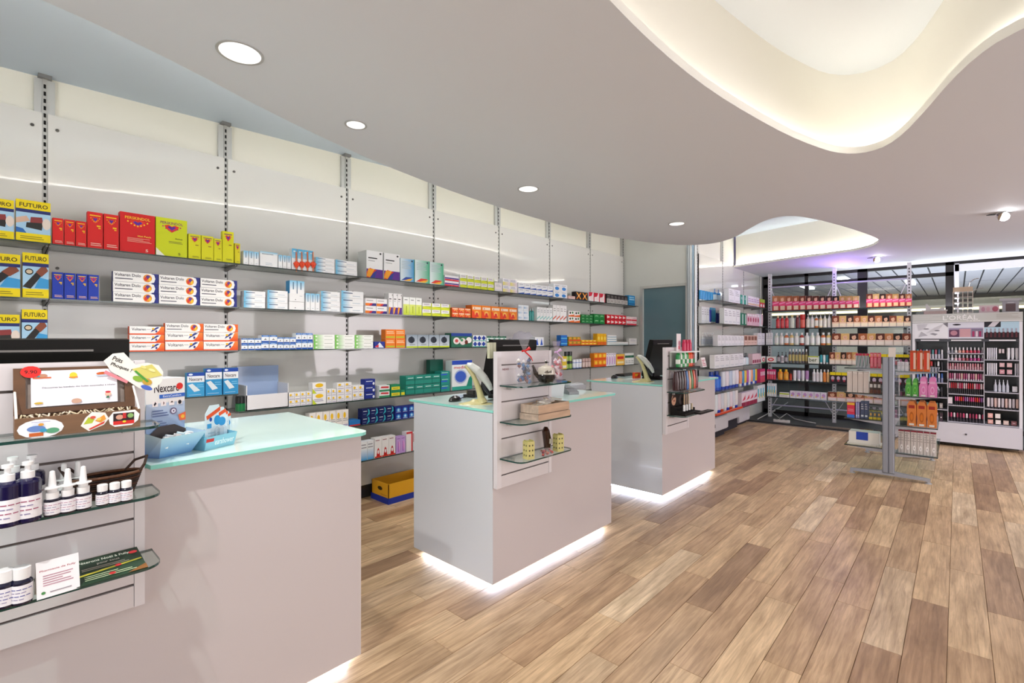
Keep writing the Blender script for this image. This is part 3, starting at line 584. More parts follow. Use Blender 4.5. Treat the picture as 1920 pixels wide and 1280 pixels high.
Wr(2, 848, 883, 3, 2, 576, 'e8702a', ORNG, 'small dark orange carton, second shelf')
Wr(2, 885, 970, 5, 1, 571, 'ee8422', ORNG, 'orange vitamin box, second shelf', d=.1, side='d86a1c')
Wr(2, 972, 992, 2, 3, 571, 'eaf0f4', [('g', 0, .3, 1, .7, 'a0c0dc', 'f0f0f0')], 'tiny white and ice blue carton, second shelf')
Wr(2, 1007, 1036, 5, 1, 575, 'f0f1f0', [('p', [(0, .1), (1, .3), (1, .4), (0, .2)], '8fd0c8'), ('l', 2, .2, .6, .8, .85, 'a8acb0')], 'upright white carton with teal stripe, second shelf')
Wr(2, 1037, 1063, 4, 1, 571, 'f3f2f0', [('p', [(0, .1), (1, .3), (1, .4), (0, .2)], 'd8705a'), ('l', 2, .2, .6, .8, .85, 'b0aaa8')], 'upright white carton with coral stripe, second shelf')
Wr(2, 1066, 1088, 2, 2, 582, 'f4f0ec', WOG, 'white carton with orange foot and dots, second shelf')
Wr(2, 1090, 1112, 3, 3, 589, '147a34', GRN, 'small dark green carton, second shelf')
Wr(2, 1114, 1134, 2, 2, 588, '178038', GRN, 'larger dark green carton, second shelf')
Wr(2, 1138, 1174, 5, 2, 589, 'd81e30', RDW, 'small red toothpaste carton, second shelf')
Wr(2, 1175, 1194, 2, 2, 593, 'f0dada', [('r', 0, 0, 1, .4, 'd8384a'), ('l', 1, .2, .6, .8, .8, 'b06a70')], 'white and red carton at right end, second shelf')
# third shelf
Wr(3, -30, 38, 1, 1, 588, 'f0d60c', d_elastic(0), 'yellow bandage box at left frame edge, third shelf', d=.09)
Wr(3, 40, 90, 1, 1, 579, 'f0d60c', d_elastic(1), 'yellow bandage box standing alone on third shelf', d=.09, side='2a68b8')
Wr(3, 242, 309, 1, 3, 611, 'f4f1ee', d_gel(dolo=False), 'white and orange pain gel carton, left stack, third shelf', d=.05, side='e8531f')
Wr(3, 309, 447, 2, 2, 622, 'f4f1ee', d_gel(dolo=False), 'white and orange pain gel carton, paired stacks, third shelf', d=.05, side='e8531f')
run('W', zt(3) + (zY(309, 622, 3.735) - zt(3)) + .001, 309, 447, 2, 1, 605, 'f4f1ee', d_gel('e8651f'), 'wide-lettered white and orange gel carton lying on stack, third shelf', d=.05, side='e8651f')
Wr(3, 452, 490, 3, 2, 634, 'eef1f5', TRIB, 'small white and blue triangle carton, third shelf, left group')
Wr(3, 490, 520, 2, 2, 628, 'eef1f5', TRIB, 'white and blue triangle carton, third shelf, taller pair')
Wr(3, 520, 555, 3, 2, 632, 'eef1f5', TRIB, 'small white and blue triangle carton, third shelf, middle group')
Wr(3, 555, 587, 3, 2, 624, 'eef1f5', TRIB, 'white and blue triangle carton, third shelf, right group')
Wr(3, 588, 700, 3, 4, 627, 'f5f6f0', G_GREEN, 'flat white carton with bright green end, third shelf')
Wr(3, 702, 722, 1, 1, 640, '1c2f8a', [('p', [(.1, .1), (.5, .9), (.9, .1)], 'e8ecf4'), ('p', [(0, .2), (.4, .1), (.4, .6)], 'd8283a')], 'low navy carton with white arrow, third shelf')
Wr(3, 723, 760, 2, 2, 617, 'ee7c1e', [('l', 2, .1, .5, .9, .85, 'f8dcb0'), ('r', .05, .1, .95, .25, 'b8c42c')], 'square orange carton in block of four, third shelf')
Wr(3, 762, 843, 4, 1, 627, 'b4bec8', SILV, 'silver box with dark portrait print, third shelf', d=.09)
Wr(3, 846, 885, 1, 1, 624, '2a6a50', [('r', 0, .78, 1, 1, '1e3f90'), ('e', .25, .45, .16, .25, 'e8e0dc'), ('e', .55, .4, .15, .25, 'e8dcd8'), ('e', .85, .5, .14, .22, 'f0ece8'), ('e', .25, .45, .08, .12, 'c84a4a'), ('e', .72, .35, .08, .16, '6a2a1c'), ('e', .5, .5, .06, .1, '30905a')], 'blue and green counter display box with blister packs, third shelf', d=.1)
Wr(3, 887, 911, 3, 2, 628, 'f0f3f5', DIA, 'white carton with blue diamond, third shelf')
Wr(3, 913, 950, 4, 2, 630, 'e4ecea', [('r', 0, .7, 1, 1, '1e6a4a'), ('e', .5, .4, .3, .2, '3a9a7a')], 'small white and forest green carton, third shelf')
Wr(3, 1003, 1020, 2, 1, 632, 'eef0f4', [('p', [(.2, .1), (.8, .1), (.5, .9)], '2a5ac0')], 'white carton with blue cone print, third shelf')
Wr(3, 1052, 1064, 1, 2, 628, '1f6fc8', [('r', 0, .3, 1, .5, '6ac0e0')], 'bright blue carton in two-high stack, third shelf')
Wr(3, 1066, 1089, 3, 2, 631, 'a8922c', [('r', 0, 0, 1, .35, 'd84a1e'), ('e', .5, .65, .3, .2, 'e8a030')], 'olive and orange herbal carton, third shelf')
Wr(3, 1090, 1119, 4, 2, 637, 'f0b01e', [('r', 0, 0, 1, .3, 'd83c1e'), ('e', .5, .6, .25, .2, 'f8e070')], 'small yellow and red carton, third shelf')
Wr(3, 1120, 1137, 3, 1, 625, 'eeb41a', [('r', 0, 0, 1, .3, 'e06a1e'), ('e', .5, .6, .3, .15, 'f8dc60')], 'tall yellow carton on third shelf')
Wr(3, 1139, 1178, 1, 2, 641, 'eceae4', [('r', 0, .0, 1, .15, '8ac8c8')], 'long flat white box, third shelf', d=.14)
run('W', zt(3) + .046, 1139, 1156, 1, 3, 628, 'f0efec', [('r', 0, 0, 1, .25, '4a9ab8')], 'small flat white box with teal line, third shelf', d=.1)
Wr(3, 1180, 1194, 1, 1, 634, 'e4e2de', PACKS, 'small white tape holder box at shelf end, third shelf', d=.05)
# fourth shelf, left part
run('W', zt(7), 350, 384, 1, 1, 699, '3ba0d4', NEX, 'plaster carton with blue lid, left of three, fourth shelf', d=.05)
run('W', zt(7), 385, 417, 1, 1, 691, '2f94cc', NEX, 'plaster carton with blue lid, middle of three, fourth shelf', d=.05)
run('W', zt(7), 418, 447, 1, 1, 690, '2f94cc', NEX, 'plaster carton with blue lid, right of three, fourth shelf', d=.05)
Wr(4, 541, 585, 4, 2, 737, 'f1efee', CREAM, 'small white carton with yellow cap print, fourth shelf, left group')
Wr(4, 586, 612, 1, 2, 718, 'f1efee', [('e', .5, .75, .3, .2, 'f0c020'), ('l', 2, .1, .2, .8, .5, '8a86a8'), ('p', [(0, 0), (.3, 0), (0, .5)], 'c8d830')], 'larger white and yellow carton, fourth shelf')
Wr(4, 613, 631, 2, 2, 730, 'f1efee', CREAM, 'small white carton with yellow cap print, fourth shelf, second group')
Wr(4, 632, 660, 2, 3, 718, 'f1efee', CREAM, 'white and yellow carton in three-high stack, fourth shelf')
Wr(4, 661, 683, 2, 2, 723, 'f1efee', CREAM, 'white and yellow carton beside navy stack, fourth shelf')
Wr(4, 684, 704, 1, 3, 711, '1c2f8c', NAVY, 'navy carton in three-high stack, fourth shelf')
Wr(4, 711, 731, 1, 2, 723, 'e8ecea', [('r', 0, 0, 1, .3, '2a8a5a'), ('p', [(.1, .6), (.9, .5), (.9, .8), (.2, .85)], 'd0343a')], 'white green and red carton, fourth shelf')
Wr(4, 733, 751, 1, 2, 721, '1f8a5a', [('r', .05, .1, .95, .6, 'e8d82a'), ('l', 1, .2, .25, .8, .45, '1a5a3a')], 'green and yellow carton, fourth shelf')
Wr(4, 752, 760, 1, 1, 731, '1f8a5a', [('r', .05, .1, .95, .6, 'e8d82a')], 'narrow green and yellow carton, fourth shelf')
Wr(4, 761, 826, 4, 2, 705, '158a78', TEAL, 'teal herbal tea carton, fourth shelf', d=.1)
Wr(4, 827, 844, 1, 3, 696, '168c80', [('r', 0, .4, .7, .6, '2a5ac8'), ('l', 1, .1, .7, .8, .85, 'd0f0e8')], 'teal and blue carton in three-high stack, fourth shelf', d=.1)
Wr(4, 847, 885, 1, 1, 676, 'e6ecec', [('r', 0, .86, 1, 1, '2448b4'), ('t', 'medic', .1, .72, .7, .82, 'd0443a'), ('e', .42, .45, .32, .24, 'a9b8d8'), ('e', .42, .45, .27, .19, '3a5fc4'), ('r', 0, 0, 1, .12, '2aa08c'), ('p', [(.7, .1), (1, .1), (1, .5), (.85, .4)], '1e8a74')], 'tall white and teal box with blue oval, fourth shelf', d=.1, dy=-.005)
run('W', zt(4), 823, 848, 1, 1, 675, '0f5c4c', [('r', .1, .1, .9, .5, '157060')], 'dark green tall box behind the teal stack, fourth shelf', d=.06, dy=.14)
# fourth shelf, right part (raised)
for a in ((1054, 1063, 1, 2, 668, 'e8c83a', [('r', .1, .2, .9, .6, 'f4f0e0')], 'yellow and white carton, raised fourth shelf'),
          (1137, 1155, 4, 1, 662, 'eeeaf0', LILAC, 'slim white and lilac carton, raised fourth shelf'),
          (1156, 1171, 1, 1, 664, 'f0b848', [('r', .1, .55, .9, .8, 'c8342a'), ('r', .1, .15, .9, .35, 'f8e8b0')], 'golden box with red band, raised fourth shelf'),
          (1172, 1189, 3, 1, 662, 'f0f1ec', [('r', 0, .6, 1, .8, '2a6a4a'), ('l', 2, .1, .1, .9, .4, 'a0a8a0')], 'white carton with dark green band, raised fourth shelf'),
          (1114, 1137, 3, 2, 662, 'f08a1c', [('r', 0, 0, 1, .3, 'e0501c'), ('e', .5, .6, .3, .25, 'f8d040')], 'orange and yellow carton, raised fourth shelf')):
    run('W', zt(7), *a)
# fifth shelf
Wr(5, 580, 654, 6, 1, 775, 'f0eae4', CREAM, 'white carton with yellow print behind counter corner, fifth shelf')
Wr(5, 655, 676, 1, 1, 789, '2a78c0', [('r', 0, 0, 1, .25, 'c8343a')], 'flat blue carton lying on fifth shelf', d=.12)
Wr(5, 679, 739, 4, 2, 767, '16205c', SWIRL, 'navy carton with cyan swirl, fifth shelf')
Wr(5, 741, 790, 4, 2, 763, '1a2f8c', STAR, 'navy carton with pale star, fifth shelf')
# lowest shelf
Wr(6, 676, 701, 2, 1, 829, 'eceef0', [('v', 0, 0, 1, .6, '3a9ad4', 'e8eef2'), ('l', 2, .1, .6, .9, .9, 'a0a0a8')], 'white and sky blue carton, lowest shelf')
Wr(6, 703, 742, 3, 1, 822, 'f1eeec', REDW, 'white carton with red figure, lowest shelf')
Wr(6, 743, 761, 2, 1, 820, 'c8a0dc', LILAC, 'lilac carton, lowest shelf')
Wr(6, 762, 774, 1, 1, 810, 'f0ecec', [('r', .8, 0, 1, 1, 'd8343a'), ('r', 0, .9, 1, 1, 'd8343a')], 'white box with red border, lowest shelf')
Wr(6, 775, 800, 2, 1, 812, 'e8ecec', WRED, 'white and red carton next to bordered box, lowest shelf')

# ---------------------------------------------------------------- bottles
def prof(kind, r, h, c, k='f4f4f4', lab=None):
    lab = lab or c
    if kind == 'round': return [(r * .92, 0), (r, .03 * h, c), (r, .15 * h, c), (r, .6 * h, lab), (r, .7 * h, c), (r * .5, .8 * h, c), (r * .42, .82 * h, c), (r * .5, .83 * h, k), (r * .48, h, k)]
    if kind == 'pump': return [(r * .92, 0), (r, .03 * h, c), (r, .12 * h, c), (r, .52 * h, lab), (r, .6 * h, c), (r * .45, .68 * h, c), (r * .5, .7 * h, k), (r * .5, .76 * h, k), (r * .16, .78 * h, k), (r * .16, .92 * h, k), (r * .4, .93 * h, k), (r * .4, h, k)]
    if kind == 'tube': return [(r * .75, 0), (r * .78, .16 * h, k), (r * .9, .17 * h, c), (r, .5 * h, lab), (r * .95, .96 * h, c), (r * .9, h, c)]
    if kind == 'jar': return [(r * .95, 0), (r, .06 * h, c), (r, .6 * h, lab), (r * .95, .66 * h, c), (r * 1.02, .67 * h, k), (r * 1.02, h, k)]
    if kind == 'spray': return [(r * .9, 0), (r, .05 * h, c), (r, .5 * h, lab), (r * .6, .64 * h, c), (r * .5, .68 * h, k), (r * .5, .76 * h, k), (r * .75, .78 * h, k), (r * .3, .8 * h, k), (r * .22, h, k)]
    if kind == 'polish': return [(r * .9, 0), (r, .1 * h, c), (r, .42 * h, c), (r * .5, .5 * h, c), (r * .48, .52 * h, k), (r * .4, h, k)]
    if kind == 'stick': return [(r, 0), (r, .5 * h, k), (r * .8, .52 * h, c), (r * .8, .92 * h, c), (r * .5, h, c)]
    return [(r, 0), (r, h, c)]
def bott(F, z, p0, p1, n_, py, kind, cs, desc, cap='f4f4f4', lab=None, name='bottle', cat='bottle', seg=8, dy=.03, sy=.7, fill=.9):
    s0, s1 = spos(F, p0), spos(F, p1); w = (s1 - s0) / n_
    if isinstance(z, tuple): z = sz(F, p0, z[1])
    h = sz(F, p0, py) - z; cs = cs if isinstance(cs, (list, tuple)) else [cs]; caps = cap if isinstance(cap, (list, tuple)) else [cap]
    mm = {}
    for c in range(n_):
        key = (c % len(cs), c % len(caps))
        if key not in mm:
            q = MB(); q.lathe(prof(kind, w * fill / 2, h, cs[key[0]], caps[key[1]], lab), seg, 0, w * fill / 2 * sy, sy=sy); mm[key] = q.mesh(name)
        loc, rz = place(F, s0 + w * (c + .5), z, dy)
        inst(name, mm[key], loc, rz, label=desc + oc(c, n_), cat=cat, group=desc if n_ > 1 else None)
bott('W', zt(2), 993, 1006, 3, 577, 'round', '2a9a94', 'small teal bottle between white cartons, second shelf', 'bcd0d0')
bott('W', zt(7), 1065, 1078, 2, 677, 'jar', '3a8a2a', 'green round tin, lower pair, raised fourth shelf', '2a2a2a', 'a8c860', 'tin', 'tin')
bott('W', zt(7) + .062, 1065, 1078, 2, 659, 'jar', '4a9a3a', 'green round tin, upper pair, raised fourth shelf', '2a2a2a', 'a8c860', 'tin', 'tin')
bott('W', zt(7), 1079, 1096, 3, 674, 'jar', '4a7ac8', 'small blue and white tin, raised fourth shelf', 'e8ecf4', 'e8ecf4', 'tin', 'tin')
bott('W', zt(7), 1097, 1113, 3, 672, 'jar', '6a4a44', 'small brown tin, raised fourth shelf', 'c8a8a0', 'd8c0b8', 'tin', 'tin')
# orange tassels hung in front of four tall cartons
for i in range(4):
    px = 552 + i * 10.5 + 5; x = onY(px, 3.715)
    m = MB(); z0, z1 = zY(px, 509, 3.72), zY(px, 472, 3.72)
    m.tube([(0, 0, z1 - z0), (0, -.004, .07)], .004, 5, 'e8722a', 'plastic')
    for k in range(6): m.tube([(.0, -.004, .075), (.017 * math.cos(k), -.006, .06 + .015 * math.sin(k)), (.006 * math.cos(k), -.006, .03)], [.006, .009, .003], 5, 'e8481c', 'plastic')
    m.tube([(0, -.004, .06), (0, -.004, 0)], .004, 5, 'e8722a', 'plastic')
    m.build('tassel', None, (x, 3.731, z0 - .0 + .0), 0, 'orange rubber tassel in front of blue cartons' + oc(i, 4), 'tassel', 'orange tassels on the top shelf')
# hygiene wall (frame S)
def rs(t, *a, **k): run('S', ST[t], *a, **k)
def bs(t, *a, **k): bott('S', ST[t], *a, **k)
bott('B', ST[1], 1318, 1343, 5, 543, 'tube', '2f98d8', 'blue squeeze tube, top shelf of hygiene wall', 'e8f0f4')
bott('B', ST[1], 1344, 1358, 2, 540, 'round', '1f86d0', 'taller blue bottle, top shelf of hygiene wall', '2a78c0', 'd8ecf8')
rs(1, 1367, 1388, 2, 1, 540, 'f0f0f4', PACKS, 'large white carton, top shelf of hygiene wall')
rs(1, 1389, 1402, 2, 1, 552, '2f9a84', [('r', .6, 0, .9, 1, 'e4f0ec'), ('l', 2, .1, .5, .5, .8, 'cfe8e0')], 'teal and white carton, top shelf of hygiene wall')
rs(1, 1403, 1424, 4, 1, 554, 'ece6ee', [('l', 2, .1, .4, .9, .8, 'b890c0'), ('r', 0, .1, 1, .25, 'e8c8a0')], 'pale pink carton, top shelf of hygiene wall')
rs(1, 1425, 1434, 2, 1, 560, 'd82a40', [('r', 0, .6, 1, 1, 'a8c83a'), ('r', .2, .1, .8, .4, 'f0f0f0')], 'red and lime carton, top shelf of hygiene wall')
run('B', ST[2], 1316, 1330, 3, 1, 574, 'e6e8ea', PACKS, 'clear white pack, second shelf of hygiene wall', name='hygiene_pack', cat='pack', d=.05)
bott('B', ST[2], 1331, 1337, 1, 580, 'tube', '1c2f9a', 'dark blue tube beside clear packs, hygiene wall', 'f0f0f0', dy=.0)
bott('B', ST[2], 1338, 1348, 2, 576, 'tube', '4ab4dc', 'sky blue tube, second shelf of hygiene wall', 'f0f0f0')
bott('B', ST[2], 1349, 1357, 2, 581, 'round', '1c2f8a', 'navy bottle, second shelf of hygiene wall', 'f0f0f0')
rs(2, 1358, 1388, 4, 1, 577, 'eef0f0', PACKS, 'large plain white carton, second shelf of hygiene wall')
rs(2, 1389, 1400, 2, 1, 586, '2a7a60', [('r', .6, .1, .9, .9, 'e0ece8')], 'green and white carton, second shelf of hygiene wall')
rs(2, 1401, 1424, 5, 1, 587, 'e4c0cc', [('e', .5, .5, .3, .2, 'b84a6a'), ('r', .1, .8, .9, .95, 'f4f0f0')], 'rose patterned carton, second shelf of hygiene wall')
bs(2, 1425, 1436, 3, 588, 'tube', ['eceef0', 'd8dce4', 'e8c8d0'], 'white cosmetic tube, second shelf of hygiene wall', 'f0f0f0')
bott('B', ST[3], 1322, 1345, 6, 623, 'pump', ['e8ecee', 'dfe4ea'], 'white pump bottle, third shelf of hygiene wall', 'f4f4f4', 'c8d0dc')
rs(3, 1346, 1395, 8, 1, 628, 'ecebef', PACKS, 'small white carton, third shelf of hygiene wall')
rs(3, 1396, 1420, 4, 1, 628, 'e4c4b4', [('r', .1, .5, .9, .9, '8a5a4a'), ('l', 1, .1, .2, .8, .3, 'b08070')], 'beige and brown carton, third shelf of hygiene wall')
rs(3, 1421, 1434, 2, 1, 624, 'f0f0f2', PACKS, 'tall white carton, third shelf near corner')
rs(4, 1340, 1394, 6, 1, 665, 'eeeef0', PACKS, 'white carton, fourth shelf of hygiene wall')
bs(4, 1395, 1410, 3, 663, 'pump', ['cfe4ec', 'e8eaee'], 'pale blue pump bottle, fourth shelf of hygiene wall', '3a3f48')
rs(4, 1411, 1427, 4, 1, 663, 'e8ccd0', [('r', .1, .1, .9, .4, '9a3a5a')], 'rose carton, fourth shelf of hygiene wall')
rs(4, 1428, 1436, 1, 1, 668, 'eef0e8', [('e', .5, .5, .35, .3, 'd8404a'), ('e', .5, .5, .2, .15, 'f0e0e0'), ('r', 0, 0, 1, .15, '3a8a5a')], 'wide carton with red oval in the corner, fourth shelf')
bs(5, 1341, 1360, 2, 698, 'round', '1c50c8', 'royal blue mouthwash bottle, fifth shelf of hygiene wall', '1a3f9a', '3a7ae0')
bs(5, 1361, 1392, 5, 697, 'tube', ['e8ecf4', 'f0e8f0', 'c8d8ec'], 'white dental tube, fifth shelf of hygiene wall', '2a4ab8')
bs(5, 1393, 1425, 8, 696, 'tube', ['e8a07a', '4a9ad0', 'e8c23a', 'b04a9a', 'e8e0e8'], 'coloured kids dental tube, fifth shelf of hygiene wall', ['f0f0f0', '2a3fa8'])
rs(5, 1426, 1435, 3, 1, 692, 'd8407a', [('r', .1, .5, .9, .8, 'f0d0dc'), ('r', .4, 0, .6, .4, 'f0a030')], 'magenta carton, fifth shelf near corner')
bs(6, 1341, 1390, 9, 742, 'tube', ['f0ece8', 'e8f0f4', 'f0e4ec', 'e0e4ec'], 'toothbrush blister, lowest shelf of hygiene wall', ['e8501e', 'f0f0f0', '2a4ac8'], name='toothbrush_pack', cat='toothbrush')
rs(6, 1391, 1420, 4, 1, 737, 'ecdce4', [('r', 0, 0, 1, .3, '9a2a4a'), ('p', [(.1, .4), (.9, .8), (.9, .5)], 'd8405a')], 'white and wine red carton, lowest shelf of hygiene wall')
rs(6, 1421, 1435, 3, 1, 723, 'eceef0', [('r', .1, .3, .5, .8, '4ac0d8'), ('r', .6, .2, .9, .5, 'e8d03a')], 'tall white and cyan pack, lowest shelf near corner', name='hygiene_pack', cat='pack')
m = MB(); m.box(0, onY(1391, SF) - onY(1342, SF), 0, .03, 0, .025, 'e8481a', 'plastic'); m.build('price_rail', None, (onY(1342, SF), SF - .03 + .012, ST[6] + .0), 0, 'orange price rail along the toothbrush shelf edge', 'price rail')

# ---------------------------------------------------------------- rack in front of the window
RZ = {1: 1.963, 2: 1.652, 3: 1.356, 4: 1.04, 5: .735, 6: .43}
RY = [2.555, 1.55, .557]
rack = empty('window_rack', (9.85, 1.55, 0), 0, 'perforated white metal rack carrying hair and hygiene products before the window', 'rack')
def up(me, name, **k): return me.build(name, rack, **k)
for y in RY:
    m = MB(); m.box(-.03, .03, y - 1.55 - .026, y - 1.55 + .026, .031, 2.66, 'e4e2e6', 'laminate')
    for k in range(50): m.box(-.0312, -.03, y - 1.55 - .007, y - 1.55 + .007, .1 + k * .05, .125 + k * .05, '2a2a2e', 'matte')
    up(m, 'upright')
    for sg in (-1, 1):
        if (y > 2 and sg > 0) or (y < 1 and sg < 0): continue
        m = MB(); m.tube([(-.02, y - 1.55 + sg * .03, 2.36), (-.02, y - 1.55 + sg * .16, 2.02)], .007, 6, 'd8d6dc', 'metal'); up(m, 'brace')
        m = MB(); m.tube([(-.02, y - 1.55 + sg * .03, .2), (-.02, y - 1.55 + sg * .15, .42)], .007, 6, 'd8d6dc', 'metal'); up(m, 'brace')
for z in (2.41, .25):
    m = MB(); m.tube([(0, RY[0] - 1.55, z), (0, RY[2] - 1.55, z)], .014, 8, 'c9c4dc', 'metal'); up(m, 'cross_bar')
for t, z in RZ.items():
    for j in range(2):
        m = MB(); m.box(-.30, -.035, RY[j + 1] - 1.55 + .004, RY[j] - 1.55 - .004, z - .018, z, '3c4448', 'glass'); m.box(-.305, -.30, RY[j + 1] - 1.55 + .004, RY[j] - 1.55 - .004, z - .02, z, '1c2a2e', 'edge'); up(m, 'shelf')
def rr(t, *a, **k): run('R', RZ[t] + .0005, *a, **k)
def br(t, *a, **k): bott('R', RZ[t] + .0005, *a, **k)
hairs = ['b8764a', 'a05a34', '7a3a24', '5a2a1c', '3a1f18', '241614', 'c89a5a', 'd8b070']
def kits(t, p0, p1, n_, py, band, low, desc):
    for i in range(n_):
        a = p0 + (p1 - p0) * i / n_; b_ = p0 + (p1 - p0) * (i + 1) / n_
        rr(t, a, b_, 1, 1, py, 'e8d8c8', d_face(hairs[i * 8 // n_ if band == 'e0507a' else (i * 5 + 2) % 8], band=band, low=low), desc + oc(i, n_), name='hair_colour_kit', group=desc, jit=0)
rr(4, 1437, 1454, 1, 1, 668, 'eef0e8', [('e', .5, .5, .35, .3, 'd8404a'), ('e', .5, .5, .2, .15, 'f0e0e0')], 'white carton with red oval in the rack corner', d=.05)
rr(5, 1438, 1454, 4, 1, 692, 'd8407a', [('r', .1, .5, .9, .8, 'f0d0dc'), ('r', .4, 0, .6, .4, 'f0a030')], 'magenta and orange carton in the rack corner', d=.05)
rr(6, 1438, 1455, 4, 1, 718, 'eceef0', [('r', .1, .3, .5, .8, '4ac0d8'), ('r', .6, .2, .9, .5, 'e8d03a')], 'tall white and cyan pack in the rack corner', d=.05, name='hygiene_pack', cat='pack')
rr(3, 1436, 1448, 3, 1, 624, 'f0f0f2', PACKS, 'plain white carton in the rack corner', d=.05)
kits(1, 1448, 1611, 13, 555, 'e0507a', 'f0d8b8', 'pink banded hair colour kit, top rack shelf')
kits(1, 1624, 1710, 7, 551, 'e8507e', 'f0c090', 'pink banded hair colour kit right of pillar, top rack shelf')
br(2, 1453, 1478, 3, 592, 'round', 'd0202c', 'red shampoo bottle, second rack shelf', 'e8c8a0', 'e04a50')
br(2, 1479, 1489, 1, 590, 'round', 'e4ecd8', 'pale green bottle between red ones, second rack shelf', 'e8d890')
br(2, 1490, 1498, 1, 590, 'round', '7a1c24', 'dark red bottle, second rack shelf', 'e8b8a0')
br(2, 1498, 1509, 1, 589, 'jar', 'd8201c', 'wide bright red bottle, second rack shelf', 'c81c1c', 'e86a5a')
br(2, 1510, 1558, 6, 588, 'pump', ['f0ecd8', 'f2f0ea', 'd87a28', 'f0dcae'], 'cream or amber pump bottle, second rack shelf', 'f2f2f2', 'f4f0e0')
kits(2, 1560, 1708, 11, 592, 'e8c0a0', 'f0ddc0', 'cream hair colour kit with portrait, second rack shelf')
br(3, 1450, 1558, 11, 624, 'round', ['e4ead8', 'e8e4d8', 'd87a40', 'e8c87a', 'e8ead8', 'b0402a', 'f0f0ec'], 'white capped shower bottle, third rack shelf', 'f6f6f4', 'f0f0ea')
kits(3, 1560, 1708, 9, 625, 'f0d8c8', 'f2e4d4', 'pale hair colour kit with portrait, third rack shelf')
br(4, 1455, 1476, 3, 660, 'pump', ['4a4448', 'e0d8dc'], 'dark pump bottle, fourth rack shelf', '2a2628', 'b0a8ac')
br(4, 1477, 1514, 6, 654, 'round', ['5a545c', '6a5f50'], 'grey bottle with white cap, fourth rack shelf', 'f4f4f4', 'b8a860')
rr(4, 1515, 1535, 1, 1, 667, 'e8ecdc', [('t', 'ber', .1, .25, .85, .75, '3a4a2a'), ('r', 0, .85, 1, 1, 'b8c83a')], 'white box lettered in dark green, fourth rack shelf')
br(4, 1536, 1553, 3, 665, 'tube', ['2a9aa8', 'e4f0f0'], 'teal tube, fourth rack shelf', 'f0f0f0')
kits(4, 1555, 1608, 5, 660, 'f0d0b0', 'f4e8d8', 'peach hair kit, fourth rack shelf')
rr(4, 1612, 1705, 9, 1, 663, '2a2420', [('r', 0, .75, 1, 1, 'f0d81e'), ('e', .5, .4, .3, .2, 'a86a8a')], 'black and yellow hair tie card, fourth rack shelf', d=.03, name='card_pack', cat='pack')
br(5, 1456, 1478, 2, 692, 'round', 'f0981a', 'orange sun care bottle, fifth rack shelf', 'f4c81c', 'f0b040')
br(5, 1479, 1484, 1, 697, 'round', 'c8341c', 'small dark orange bottle, fifth rack shelf', '2a2a2a')
br(5, 1485, 1516, 4, 694, 'tube', ['f0eef4', 'd8d0e8', 'e8e8ec', 'c090c8'], 'white or mauve cream tube, fifth rack shelf', 'f4f4f4')
br(5, 1522, 1555, 5, 692, 'round', ['f2f0f2', 'f0e8ec', 'f4f4f4', 'e88a3a', 'f0c080'], 'white sun lotion bottle, fifth rack shelf', 'f4f4f4')
rr(5, 1556, 1706, 13, 1, 697, '3a2a34', [('r', 0, .72, 1, 1, 'f0dc1e'), ('e', .5, .42, .32, .2, 'd0c0d0'), ('e', .5, .2, .2, .1, 'b83a4a')], 'dark hair accessory card with yellow header, fifth rack shelf', d=.03, name='card_pack', cat='pack')
rr(6, 1461, 1480, 1, 1, 735, 'eeeae8', [('r', 0, .6, 1, .85, 'b8d02a'), ('l', 1, .1, .2, .8, .4, 'b0a8a8')], 'white box with lime band, lowest rack shelf')
rr(6, 1481, 1550, 6, 1, 732, 'e8e0ee', [('e', .5, .55, .3, .25, 'c89ad0'), ('e', .3, .35, .15, .1, 'e8c860'), ('r', 0, 0, 1, .12, 'f4f4f4')], 'lilac tissue pack, lowest rack shelf', name='tissue_pack', cat='pack')
kits(6, 1552, 1706, 9, 734, 'e8b0a0', 'f0e4e4', 'hair mask box with portrait, lowest rack shelf')

# cables on the plinth below the rack
m = MB(); pts = [(at(px, py, .045)[0], at(px, py, .045)[1], .045 + dz) for px, py, dz in ((1415, 785, 0), (1425, 762, .08), (1440, 760, .1), (1448, 775, .02), (1462, 784, 0), (1475, 778, .03), (1490, 785, 0), (1512, 790, .0), (1535, 794, 0))]
pts = [(max(9.2, x), min(y, 2.6), z) for x, y, z in pts]; q = []
for i in range(len(pts) - 1):
    for k in range(4): q.append(tuple(pts[i][j] + (pts[i + 1][j] - pts[i][j]) * k / 4 for j in range(3)))
m.tube(q, .008, 6, 'd8d4d0', 'plastic'); m.build('power_cable', label='pale tangled power cable on the dark plinth below the window rack', cat='cable')
m = MB(); x, y = 9.3, 2.0; m.box(0, .06, -.25, 0, 0, .04, 'd4cfca', 'plastic', bev=.008)
for k in range(3): m.lathe([(.018, 0), (.018, .002), (.014, .003)], 10, .03, -.05 - .07 * k, col='5a5654', z=.04)
m.build('power_strip', None, (9.25, 2.35, .031), .1, 'white socket strip lying on the plinth in the corner', 'power strip')
m = MB(); m.box(0, .05, -1.3, 0, 0, .02, '8a7a6c', 'wood'); m.build('threshold_strip', None, (9.18, 1.7, .031), .03, 'brown wooden batten on the plinth under the rack', 'batten')

